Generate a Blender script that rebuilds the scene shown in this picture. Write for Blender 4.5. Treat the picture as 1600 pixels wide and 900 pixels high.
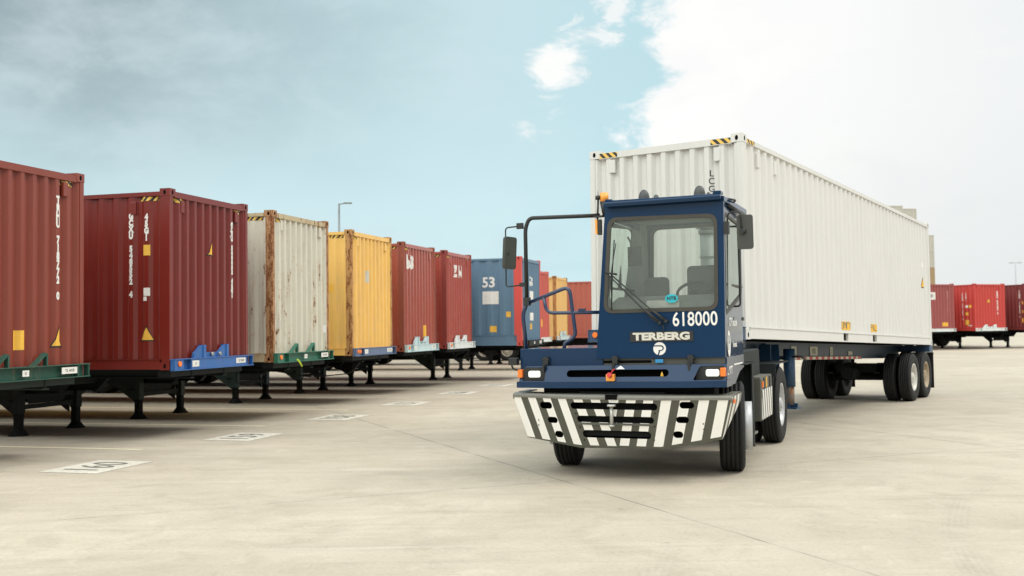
import bpy, bmesh, math, random
from mathutils import Vector, Matrix, Euler
random.seed(7)
R = math.radians
S = bpy.context.scene
COL = S.collection
for o in list(bpy.data.objects): bpy.data.objects.remove(o)

# ------------------------------------------------------------------ camera
cd = bpy.data.cameras.new('camera'); cam = bpy.data.objects.new('camera', cd); COL.objects.link(cam)
cd.sensor_width = 36; cd.lens = 36.582; cd.clip_end = 5000; cd.clip_start = .1
cam.matrix_world = Matrix.Translation((0, 0, 1.7554)) @ Matrix.Rotation(R(90)+.0372326, 4, 'X') @ Matrix.Rotation(-.0129367, 4, 'Z')
S.camera = cam

# ------------------------------------------------------------------ light
SUN_AZ, SUN_EL = R(93), R(52)          # azimuth clockwise from +Y
S.view_settings.view_transform = 'Standard'; S.view_settings.look = 'None'
S.view_settings.exposure = -0.06; S.view_settings.gamma = 1
sl = bpy.data.lights.new('sun', 'SUN'); sl.energy = 1.6; sl.angle = R(20); sl.color = (1, .955, .88)
sun = bpy.data.objects.new('sun', sl); COL.objects.link(sun)
sd = Vector((math.sin(SUN_AZ)*math.cos(SUN_EL), math.cos(SUN_AZ)*math.cos(SUN_EL), math.sin(SUN_EL)))
sun.rotation_euler = sd.to_track_quat('Z', 'Y').to_euler()

W = bpy.data.worlds.new('World'); S.world = W; W.use_nodes = True
nt = W.node_tree; nt.nodes.clear()
def nd(t, typ, **k):
    n = t.nodes.new(typ)
    for a, b in k.items(): setattr(n, a, b)
    return n
def setin(n, **k):
    for a, b in k.items(): n.inputs[a].default_value = b
def math_(t, op, a, b=None, c=None, clamp=False):
    n = nd(t, 'ShaderNodeMath', operation=op, use_clamp=clamp)
    for i, v in enumerate((a, b, c)):
        if v is None: continue
        if hasattr(v, 'is_output') or isinstance(v, bpy.types.NodeSocket): t.links.new(v, n.inputs[i])
        else: n.inputs[i].default_value = v
    return n.outputs[0]
def sstep(t, x, lo, hi):
    n = nd(t, 'ShaderNodeMapRange', interpolation_type='SMOOTHSTEP')
    t.links.new(x, n.inputs['Value']); n.inputs['From Min'].default_value = lo; n.inputs['From Max'].default_value = hi
    return n.outputs['Result']
def mixc(t, f, a, b):
    n = nd(t, 'ShaderNodeMix', data_type='RGBA')
    for s, v in ((n.inputs['Factor'], f), (n.inputs[6], a), (n.inputs[7], b)):
        if isinstance(v, bpy.types.NodeSocket): t.links.new(v, s)
        elif isinstance(v, (tuple, list)): s.default_value = (*v, 1) if len(v) == 3 else v
        else: s.default_value = v
    return n.outputs[2]
def noise(t, vec, scale, detail=4, rough=.55, dist=0):
    n = nd(t, 'ShaderNodeTexNoise'); setin(n, Scale=scale, Detail=detail, Roughness=rough, Distortion=dist)
    if vec is not None: t.links.new(vec, n.inputs['Vector'])
    return n.outputs['Fac']

out = nd(nt, 'ShaderNodeOutputWorld'); tc = nd(nt, 'ShaderNodeTexCoord')
sky = nd(nt, 'ShaderNodeTexSky', sky_type='NISHITA', sun_disc=False, sun_elevation=SUN_EL, sun_rotation=SUN_AZ, dust_density=3, altitude=10)
bg1 = nd(nt, 'ShaderNodeBackground'); bg1.inputs[1].default_value = .1
nt.links.new(sky.outputs[0], bg1.inputs[0])
dvec = tc.outputs['Generated']
sep = nd(nt, 'ShaderNodeSeparateXYZ'); nt.links.new(dvec, sep.inputs[0])
X, Y, Z = sep.outputs
az = math_(nt, 'ARCTAN2', X, Y)                       # clockwise azimuth
stretch = nd(nt, 'ShaderNodeVectorMath', operation='MULTIPLY'); nt.links.new(dvec, stretch.inputs[0]); stretch.inputs[1].default_value = (1, 1, 1.9)
SV = stretch.outputs[0]
n1 = noise(nt, SV, 6.5, 7, .6, .25); n2 = noise(nt, SV, 2.2, 4, .5, .2); n3 = noise(nt, SV, 22, 5, .65, .5)
# the bright haze bank that fills the right-hand half of the sky, with a torn left edge
edge = math_(nt, 'ADD', az, math_(nt, 'MULTIPLY', math_(nt, 'SUBTRACT', n1, .5), .22))
edge = math_(nt, 'ADD', edge, math_(nt, 'MULTIPLY', math_(nt, 'SUBTRACT', n3, .5), .10))
bank = sstep(nt, edge, .112, .150)
bank_soft = sstep(nt, edge, -.03, .16)
# small torn white puffs left of the bank
def blob(px, pz, r, amp):
    a = math_(nt, 'SUBTRACT', az, px); e = math_(nt, 'SUBTRACT', Z, pz)
    sh = math_(nt, 'ADD', math_(nt, 'MULTIPLY', a, 1.0), math_(nt, 'MULTIPLY', e, -.45))
    d = math_(nt, 'SQRT', math_(nt, 'ADD', math_(nt, 'POWER', math_(nt, 'ABSOLUTE', sh), 2), math_(nt, 'MULTIPLY', math_(nt, 'POWER', math_(nt, 'ABSOLUTE', e), 2), .55)))
    d = math_(nt, 'ADD', d, math_(nt, 'MULTIPLY', math_(nt, 'SUBTRACT', n3, .5), .11))
    d = math_(nt, 'ADD', d, math_(nt, 'MULTIPLY', math_(nt, 'SUBTRACT', n1, .5), .07))
    return math_(nt, 'MULTIPLY', sstep(nt, d, r*1.12, r*.12), amp)
puff = math_(nt, 'MAXIMUM', blob(.045, .245, .030, .95), blob(.098, .285, .018, .8))
white = math_(nt, 'MAXIMUM', bank, puff)
# grey-blue stratus on the left: grey high up, paler cyan toward the horizon
hgt = sstep(nt, math_(nt, 'ADD', Z, math_(nt, 'MULTIPLY', math_(nt, 'SUBTRACT', n2, .5), .30)), .07, .30)
left = sstep(nt, math_(nt, 'ADD', az, math_(nt, 'MULTIPLY', math_(nt, 'SUBTRACT', n2, .5), .5)), .05, -.42)
grey = math_(nt, 'MULTIPLY', hgt, math_(nt, 'ADD', math_(nt, 'MULTIPLY', left, .8), .2))
c_low = mixc(nt, sstep(nt, Z, .0, .17), (.74, .98, 1.02), (.68, .91, .96))
c_up = mixc(nt, sstep(nt, n1, .35, .65), (.360, .465, .500), (.53, .645, .675))
c_blue = mixc(nt, grey, c_low, c_up)
c_blue = mixc(nt, math_(nt, 'MULTIPLY', sstep(nt, n1, .45, .72), .35), c_blue, (.68, .80, .86))
c_blue = mixc(nt, math_(nt, 'MULTIPLY', bank_soft, .65), c_blue, (.56, .83, .91))
c_wh = mixc(nt, sstep(nt, math_(nt, 'ADD', math_(nt, 'MULTIPLY', az, 1), math_(nt, 'MULTIPLY', n1, .5)), .42, .92), (1.14, 1.13, 1.10), (.90, .93, .93))
c_wh = mixc(nt, math_(nt, 'MULTIPLY', sstep(nt, Z, .22, .0), .45), c_wh, (.76, .82, .83))
c_wh = mixc(nt, math_(nt, 'MULTIPLY', sstep(nt, n1, .62, .40), .25), c_wh, (.84, .88, .90))
cc = mixc(nt, white, c_blue, c_wh)
# the overcast is brightest round the hidden sun, high on the right
dot = nd(nt, 'ShaderNodeVectorMath', operation='DOT_PRODUCT'); nt.links.new(dvec, dot.inputs[0]); dot.inputs[1].default_value = sd
glow = math_(nt, 'ADD', 1.0, math_(nt, 'MULTIPLY', sstep(nt, dot.outputs['Value'], .55, 1.0), .2))
# overcast: the zenith, well above the picture, is far brighter than the horizon
zen = math_(nt, 'ADD', 1.0, math_(nt, 'MULTIPLY', sstep(nt, Z, .36, .90), .45))
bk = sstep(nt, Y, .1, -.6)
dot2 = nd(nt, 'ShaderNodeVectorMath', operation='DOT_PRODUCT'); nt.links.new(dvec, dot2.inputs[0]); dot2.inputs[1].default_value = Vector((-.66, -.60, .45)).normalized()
back = math_(nt, 'ADD', 1.0, math_(nt, 'SUBTRACT', math_(nt, 'MULTIPLY', math_(nt, 'MULTIPLY', sstep(nt, dot2.outputs['Value'], .30, .90), sstep(nt, Z, .08, .38)), 3.3), math_(nt, 'MULTIPLY', math_(nt, 'MULTIPLY', bk, sstep(nt, Z, .30, .0)), .65)))  # unseen sky boosted as fill for the white front, dimmed low behind
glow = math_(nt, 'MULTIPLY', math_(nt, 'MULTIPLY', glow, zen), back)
cc = mixc(nt, sstep(nt, dot2.outputs['Value'], .25, .85), cc, (.59, .60, .575))   # unseen neutral fill tint added to the sky behind the camera
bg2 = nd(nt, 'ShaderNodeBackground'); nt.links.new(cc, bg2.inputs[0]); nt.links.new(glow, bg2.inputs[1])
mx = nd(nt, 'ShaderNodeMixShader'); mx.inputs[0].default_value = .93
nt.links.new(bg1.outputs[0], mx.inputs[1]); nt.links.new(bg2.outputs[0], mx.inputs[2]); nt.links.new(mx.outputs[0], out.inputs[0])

# ------------------------------------------------------------------ materials
MATS = {}
def new_mat(name):
    m = bpy.data.materials.new(name); m.use_nodes = True; t = m.node_tree
    return m, t, t.nodes['Principled BSDF']
def paint(name, col, rough=.5, rust=0, dirt=.25, metal=0, scale=1.0, rustcol=(.20, .075, .028), spec=.5, bump=.0, coat=0, fade=0):
    """painted steel: slight tone variation, grime streaks, rust patches and runs"""
    if name in MATS: return MATS[name]
    m, t, b = new_mat(name); setin(b, Roughness=rough, Metallic=metal); b.inputs['Specular IOR Level'].default_value = spec
    b.inputs['Coat Weight'].default_value = coat; b.inputs['Coat Roughness'].default_value = .16
    co = nd(t, 'ShaderNodeTexCoord').outputs['Object']
    mp = nd(t, 'ShaderNodeMapping'); mp.inputs['Scale'].default_value = (5, 5, .45); t.links.new(co, mp.inputs[0])
    st = noise(t, mp.outputs[0], 2.2*scale, 5, .6); cl = noise(t, co, .9*scale, 5, .6); fi = noise(t, co, 14*scale, 4, .7)
    dk = tuple(c*.70+.010 for c in col); lt = tuple(min(1, c*1.12+.02) for c in col)
    c = mixc(t, math_(t, 'MULTIPLY', sstep(t, st, .42, .72), dirt), col, dk)
    c = mixc(t, math_(t, 'MULTIPLY', sstep(t, cl, .45, .75), dirt*.9), c, lt)
    if fade: c = mixc(t, math_(t, 'MULTIPLY', sstep(t, math_(t, 'ADD', math_(t, 'MULTIPLY', st, .5), math_(t, 'MULTIPLY', fi, .5)), .46, .66), fade), c, tuple(min(1, .45*x+.24) for x in col))
    r_ = b.inputs['Roughness']
    if rust:
        mp2 = nd(t, 'ShaderNodeMapping'); mp2.inputs['Scale'].default_value = (3.2, 3.2, .8); t.links.new(co, mp2.inputs[0])
        a = noise(t, mp2.outputs[0], 2.4*scale, 8, .68, .3)
        a = math_(t, 'ADD', math_(t, 'MULTIPLY', a, .72), math_(t, 'MULTIPLY', fi, .28))
        thr = .70-.26*rust
        rm = sstep(t, a, thr, thr+.05); halo = sstep(t, a, thr-.09, thr+.02)
        rc = mixc(t, sstep(t, fi, .4, .62), rustcol, tuple(x*.42 for x in rustcol))
        c = mixc(t, math_(t, 'MULTIPLY', halo, .45), c, tuple(.5*x+.5*y for x, y in zip((.42, .20, .07), col)))
        c = mixc(t, rm, c, rc)
        rr = nd(t, 'ShaderNodeMix', data_type='FLOAT'); t.links.new(rm, rr.inputs[0]); rr.inputs[2].default_value = rough; rr.inputs[3].default_value = .9
        t.links.new(rr.outputs[0], r_)
    t.links.new(c, b.inputs['Base Color'])
    if bump:
        bn = nd(t, 'ShaderNodeBump'); bn.inputs['Strength'].default_value = bump; bn.inputs['Distance'].default_value = .01
        t.links.new(cl, bn.inputs['Height']); t.links.new(bn.outputs[0], b.inputs['Normal'])
    MATS[name] = m; return m
def flat(name, col, rough=.6, metal=0, emit=None, spec=.5):
    if name in MATS: return MATS[name]
    m, t, b = new_mat(name); setin(b, Roughness=rough, Metallic=metal); b.inputs['Specular IOR Level'].default_value = spec
    co = nd(t, 'ShaderNodeTexCoord').outputs['Object']
    c = mixc(t, math_(t, 'MULTIPLY', sstep(t, noise(t, co, 9, 4), .4, .7), .35), col, tuple(x*.72 for x in col))
    t.links.new(c, b.inputs['Base Color'])
    if emit: b.inputs['Emission Color'].default_value = (*col, 1); b.inputs['Emission Strength'].default_value = emit
    MATS[name] = m; return m

BLACK = flat('black_plastic', (.018, .02, .02), .5)
RUBBER = flat('rubber', (.013, .014, .014), .7, spec=.3)
SEAL = flat('rubber_seal', (.048, .045, .034), .55)
VOID = flat('dark_void', (.004, .004, .004), .9, spec=.1)
WHITE = flat('white_marking', (.78, .77, .73), .6)
YEL = flat('yellow_marking', (.82, .47, .06), .6)
ORANGE = flat('orange_lens', (.95, .22, .03), .3)
AMBER = flat('amber_lens', (.95, .38, .06), .25)
GREYM = flat('dark_frame_metal', (.011, .016, .016), .65, spec=.3)
UNDER = flat('under_shade_black', (.008, .010, .010), .8, spec=.25)  # chassis black taken darker, so underside shade sits in the colour
STEEL = flat('bare_steel', (.42, .42, .42), .32, metal=.9)
RIM = flat('pale_rim', (.60, .585, .53), .45)
RIMS = flat('silver_rim', (.52, .53, .54), .38, metal=.25)
RIMR = paint('rusty_rim', (.40, .33, .23), .7, rust=.55, rustcol=(.30, .15, .07))
BLUE = paint('tractor_blue', (.009, .034, .084), .12, dirt=.15, coat=0, spec=.28)
OLIVE = flat('olive_grey_paint', (.088, .090, .072), .46)
OLIVT = flat('bumper_top_grey', (.17, .165, .14), .42)
INNER = flat('cab_interior_grey', (.30, .32, .30), .7)
SEATM = flat('seat_cloth', (.10, .11, .105), .85)
GLINT = flat('lamp_glass_lit', (1, .97, .88), .15, emit=.55)
REDM = flat('red_marking', (.55, .03, .03), .5)
CYAN = flat('cyan_sticker', (.02, .42, .50), .5)
STENC = flat('stencil_black', (.18, .17, .145), .8)

def glass_mat():
    m = bpy.data.materials.new('window_glass'); m.use_nodes = True; t = m.node_tree; t.nodes.clear()
    o = nd(t, 'ShaderNodeOutputMaterial'); tr = nd(t, 'ShaderNodeBsdfTransparent'); tr.inputs[0].default_value = (.92, .96, .93, 1)
    gl = nd(t, 'ShaderNodeBsdfGlossy'); gl.inputs['Roughness'].default_value = .03; gl.inputs[0].default_value = (.9, 1, .97, 1)
    df = nd(t, 'ShaderNodeBsdfDiffuse'); df.inputs[0].default_value = (.58, .64, .59, 1)   # pale veil of reflected light painted into the pane
    fr = nd(t, 'ShaderNodeFresnel'); fr.inputs[0].default_value = 1.5
    m0 = nd(t, 'ShaderNodeMixShader'); m0.inputs[0].default_value = .15
    t.links.new(tr.outputs[0], m0.inputs[1]); t.links.new(df.outputs[0], m0.inputs[2])
    m1 = nd(t, 'ShaderNodeMixShader'); t.links.new(math_(t, 'MULTIPLY', fr.outputs[0], 1.15, clamp=True), m1.inputs[0])
    t.links.new(m0.outputs[0], m1.inputs[1]); t.links.new(gl.outputs[0], m1.inputs[2]); t.links.new(m1.outputs[0], o.inputs[0])
    return m
GLASS = glass_mat()

def hazard_mat(name, ca, cb, period, ax=(1, 0, 0), skew=(0, 0, 1), duty=.5):
    m, t, b = new_mat(name); setin(b, Roughness=.55)
    s = nd(t, 'ShaderNodeSeparateXYZ'); t.links.new(nd(t, 'ShaderNodeTexCoord').outputs['Object'], s.inputs[0])
    v = 0
    for i in range(3):
        k = ax[i]+skew[i]
        if k: v = math_(t, 'ADD', v, math_(t, 'MULTIPLY', s.outputs[i], k)) if v else math_(t, 'MULTIPLY', s.outputs[i], k)
    f = math_(t, 'FRACT', math_(t, 'DIVIDE', v, period))
    t.links.new(mixc(t, math_(t, 'GREATER_THAN', f, duty), ca, cb), b.inputs['Base Color']); return m
HAZX = hazard_mat('hazard_tape_end', (.80, .52, .10), (.02, .02, .02), .115)
HAZY = hazard_mat('hazard_tape_side', (.80, .52, .10), (.02, .02, .02), .115, ax=(0, 1, 0))
REFT = hazard_mat('red_white_reflective_tape', (.62, .58, .42), (.50, .03, .03), .36, ax=(0, 1, 0), skew=(0, 0, 0))

def bumper_mat():
    m, t, b = new_mat('bumper_chevron_paint'); setin(b, Roughness=.5)
    co = nd(t, 'ShaderNodeTexCoord').outputs['Object']
    s = nd(t, 'ShaderNodeSeparateXYZ'); t.links.new(co, s.inputs[0]); x, y, z = s.outputs
    zz = math_(t, 'SUBTRACT', z, .93)
    right = math_(t, 'GREATER_THAN', x, -.03)
    cl = math_(t, 'SUBTRACT', math_(t, 'MULTIPLY', x, -1), math_(t, 'MULTIPLY', zz, .25))
    cr = math_(t, 'SUBTRACT', x, math_(t, 'MULTIPLY', zz, .265))
    wl = math_(t, 'LESS_THAN', math_(t, 'FRACT', math_(t, 'DIVIDE', math_(t, 'ADD', cl, .83), .206)), .525)
    wr = math_(t, 'LESS_THAN', math_(t, 'FRACT', math_(t, 'DIVIDE', math_(t, 'ADD', cr, .676), .197)), .55)
    wl = math_(t, 'MULTIPLY', wl, math_(t, 'MULTIPLY', math_(t, 'LESS_THAN', cl, 1.335), math_(t, 'GREATER_THAN', z, math_(t, 'MAXIMUM', .388, math_(t, 'ADD', .346, math_(t, 'MULTIPLY', x, -.085))))))
    wr = math_(t, 'MULTIPLY', wr, math_(t, 'MULTIPLY', math_(t, 'LESS_THAN', cr, 1.215), math_(t, 'GREATER_THAN', z, math_(t, 'MAXIMUM', .395, math_(t, 'ADD', .315, math_(t, 'MULTIPLY', x, .18))))))
    w = math_(t, 'ADD', math_(t, 'MULTIPLY', right, wr), math_(t, 'MULTIPLY', math_(t, 'SUBTRACT', 1, right), wl))
    w = math_(t, 'MULTIPLY', w, math_(t, 'LESS_THAN', z, .933))
    g = noise(t, co, 5, 5, .6)
    base = mixc(t, math_(t, 'MULTIPLY', sstep(t, g, .4, .7), .5), (.088, .090, .070), (.065, .067, .055))
    wh = mixc(t, math_(t, 'MULTIPLY', sstep(t, noise(t, co, 11, 5, .65), .5, .75), .22), (.92, .91, .87), (.72, .70, .64))
    t.links.new(mixc(t, w, base, wh), b.inputs['Base Color']); return m
BUMP = bumper_mat()
SIDESTR = hazard_mat('side_stripe_paint', (.72, .71, .66), (.088, .090, .070), .19, ax=(0, 1, 0), skew=(0, 0, .28), duty=.6)

# ------------------------------------------------------------------ mesh helpers
class MB:
    def __init__(s): s.bm = bmesh.new()
    def quad(s, pts, m=0, sm=False):
        f = s.bm.faces.new([s.bm.verts.new(p) for p in pts]); f.material_index = m; f.smooth = sm; return f
    def box(s, x0, x1, y0, y1, z0, z1, m=0, M=None):
        v = [Vector((x, y, z)) for z in (z0, z1) for y in (y0, y1) for x in (x0, x1)]
        if M is not None: v = [M @ p for p in v]
        v = [s.bm.verts.new(p) for p in v]
        for idx in ((0, 2, 3, 1), (4, 5, 7, 6), (0, 1, 5, 4), (2, 6, 7, 3), (0, 4, 6, 2), (1, 3, 7, 5)):
            f = s.bm.faces.new([v[i] for i in idx]); f.material_index = m
        return s
    def prism(s, pts, ax, a, b, m=0):
        """pts 2D in the plane across axis ax, extruded a..b"""
        def P(p, t):
            return {0: (t, p[0], p[1]), 1: (p[0], t, p[1]), 2: (p[0], p[1], t)}[ax]
        A = [s.bm.verts.new(P(p, a)) for p in pts]; B = [s.bm.verts.new(P(p, b)) for p in pts]; n = len(pts)
        for f in [A[::-1], B]+[[A[i], A[(i+1) % n], B[(i+1) % n], B[i]] for i in range(n)]:
            q = s.bm.faces.new(f); q.material_index = m
        return s
    def cyl(s, p0, p1, r0, r1=None, n=16, m=0, cap=True, sm=True):
        r1 = r0 if r1 is None else r1
        p0, p1 = Vector(p0), Vector(p1); d = (p1-p0).normalized(); u = d.orthogonal().normalized(); w = d.cross(u)
        ring = lambda p, r: [s.bm.verts.new(p+(u*math.cos(2*math.pi*i/n)+w*math.sin(2*math.pi*i/n))*r) for i in range(n)]
        A, B = ring(p0, r0), ring(p1, r1)
        for i in range(n):
            f = s.bm.faces.new((A[i], A[(i+1) % n], B[(i+1) % n], B[i])); f.smooth = sm; f.material_index = m
        if cap:
            for c in (A[::-1], B): s.bm.faces.new(c).material_index = m
        return s
    def tube(s, pts, r, n=10, m=0, bend=.08, seg=5):
        P = [Vector(p) for p in pts]; path = [P[0]]
        for i in range(1, len(P)-1):
            a, b, c = P[i-1], P[i], P[i+1]; t = min(bend, (b-a).length*.45, (c-b).length*.45)
            A = b+(a-b).normalized()*t; C = b+(c-b).normalized()*t
            for k in range(seg+1):
                q = k/seg; path.append((1-q)**2*A+2*q*(1-q)*b+q*q*C)
        path.append(P[-1])
        u = None; rings = []
        for i, p in enumerate(path):
            d = (path[min(i+1, len(path)-1)]-path[max(i-1, 0)]).normalized()
            u = d.orthogonal().normalized() if u is None else (u-d*u.dot(d)).normalized()
            w = d.cross(u); rings.append([s.bm.verts.new(p+(u*math.cos(2*math.pi*k/n)+w*math.sin(2*math.pi*k/n))*r) for k in range(n)])
        for A, B in zip(rings, rings[1:]):
            for k in range(n):
                f = s.bm.faces.new((A[k], A[(k+1) % n], B[(k+1) % n], B[k])); f.smooth = True; f.material_index = m
        s.bm.faces.new(rings[0][::-1]).material_index = m; s.bm.faces.new(rings[-1]).material_index = m
        return s
    def lathe(s, prof, n=40, m=0, ax='x', c=(0, 0, 0), sm=True, closed=True):
        """prof: (along, r) pairs turned round the axis"""
        c = Vector(c); rings = []
        for a, r in prof:
            ring = []
            for i in range(n):
                t = 2*math.pi*i/n; p = (a, r*math.cos(t), r*math.sin(t)) if ax == 'x' else (r*math.cos(t), r*math.sin(t), a)
                ring.append(s.bm.verts.new(c+Vector(p)))
            rings.append(ring)
        L = len(rings)
        for j in range(L if closed else L-1):
            A, B = rings[j], rings[(j+1) % L]
            for i in range(n):
                f = s.bm.faces.new((A[i], A[(i+1) % n], B[(i+1) % n], B[i])); f.smooth = sm; f.material_index = m
        return s
    def add_mesh(s, me, fn, m=0):
        vs = [s.bm.verts.new(fn(v.co)) for v in me.vertices]
        for p in me.polygons:
            try: f = s.bm.faces.new([vs[i] for i in p.vertices]); f.material_index = m
            except ValueError: pass
        return s
    def build(s, name, mats, parent=None, bevel=0, loc=None):
        bmesh.ops.recalc_face_normals(s.bm, faces=s.bm.faces)
        me = bpy.data.meshes.new(name); s.bm.to_mesh(me); s.bm.free()
        for m in (mats if isinstance(mats, (list, tuple)) else [mats]): me.materials.append(m)
        o = bpy.data.objects.new(name, me); COL.objects.link(o)
        if parent is not None: o.parent = parent
        if loc: o.location = loc
        if bevel:
            b = o.modifiers.new('bevel', 'BEVEL'); b.width = bevel; b.segments = 2; b.limit_method = 'ANGLE'; b.angle_limit = R(40)
            for f in me.polygons: f.use_smooth = True
            b.harden_normals = True
        return o
def empty(name, loc=(0, 0, 0), rot=(0, 0, 0), label=None, cat=None, group=None, order='XYZ'):
    o = bpy.data.objects.new(name, None); COL.objects.link(o); o.location = loc; o.rotation_mode = order; o.rotation_euler = rot
    tag(o, label, cat, group); return o
def tag(o, label=None, cat=None, group=None, kind=None):
    if label: o['label'] = label
    if cat: o['category'] = cat
    if group: o['group'] = group
    if kind: o['kind'] = kind
    return o
def copy_tree(o, parent=None):
    c = o.copy(); COL.objects.link(c); c.parent = parent
    for ch in [x for x in bpy.data.objects if x.parent == o]: copy_tree(ch, c)
    return c

def text_mesh(body, size, bold=0.0, align='CENTER', space=1.0, line=1.0):
    c = bpy.data.curves.new('tmp', 'FONT'); c.body = body; c.size = size; c.offset = bold; c.align_x = align; c.align_y = 'CENTER'
    c.space_character = space; c.space_line = line; c.resolution_u = 3
    o = bpy.data.objects.new('tmp', c); COL.objects.link(o)
    bpy.context.view_layer.update()
    me = bpy.data.meshes.new_from_object(o.evaluated_get(bpy.context.evaluated_depsgraph_get()))
    bpy.data.objects.remove(o); return me
def plate_mesh(outline, holes, thick, res=1):
    c = bpy.data.curves.new('tmp', 'CURVE'); c.dimensions = '2D'; c.fill_mode = 'BOTH'; c.extrude = thick/2
    for loop in [outline]+list(holes):
        sp = c.splines.new('POLY'); sp.points.add(len(loop)-1); sp.use_cyclic_u = True
        for i, p in enumerate(loop): sp.points[i].co = (p[0], p[1], 0, 1)
    o = bpy.data.objects.new('tmp', c); COL.objects.link(o); bpy.context.view_layer.update()
    me = bpy.data.meshes.new_from_object(o.evaluated_get(bpy.context.evaluated_depsgraph_get()))
    bpy.data.objects.remove(o); return me
def rrect(x0, x1, y0, y1, r, n=6):
    r = min(r, (x1-x0)/2-1e-4, (y1-y0)/2-1e-4); P = []
    for cx, cy, a in ((x1-r, y1-r, 0), (x0+r, y1-r, 90), (x0+r, y0+r, 180), (x1-r, y0+r, 270)):
        for k in range(n+1):
            t = R(a+90*k/n); P.append((cx+r*math.cos(t), cy+r*math.sin(t)))
    return P
def rquad(tl, tr, br, bl, r, n=6):
    """rounded quadrilateral"""
    P = [Vector(p) for p in (tl, tr, br, bl)]; out = []
    for i in range(4):
        a, b, c = P[i-1], P[i], P[(i+1) % 4]; A = b+(a-b).normalized()*r; C = b+(c-b).normalized()*r
        for k in range(n+1):
            q = k/n; p = (1-q)**2*A+2*q*(1-q)*b+q*q*C; out.append((p.x, p.y))
    return out

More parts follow.
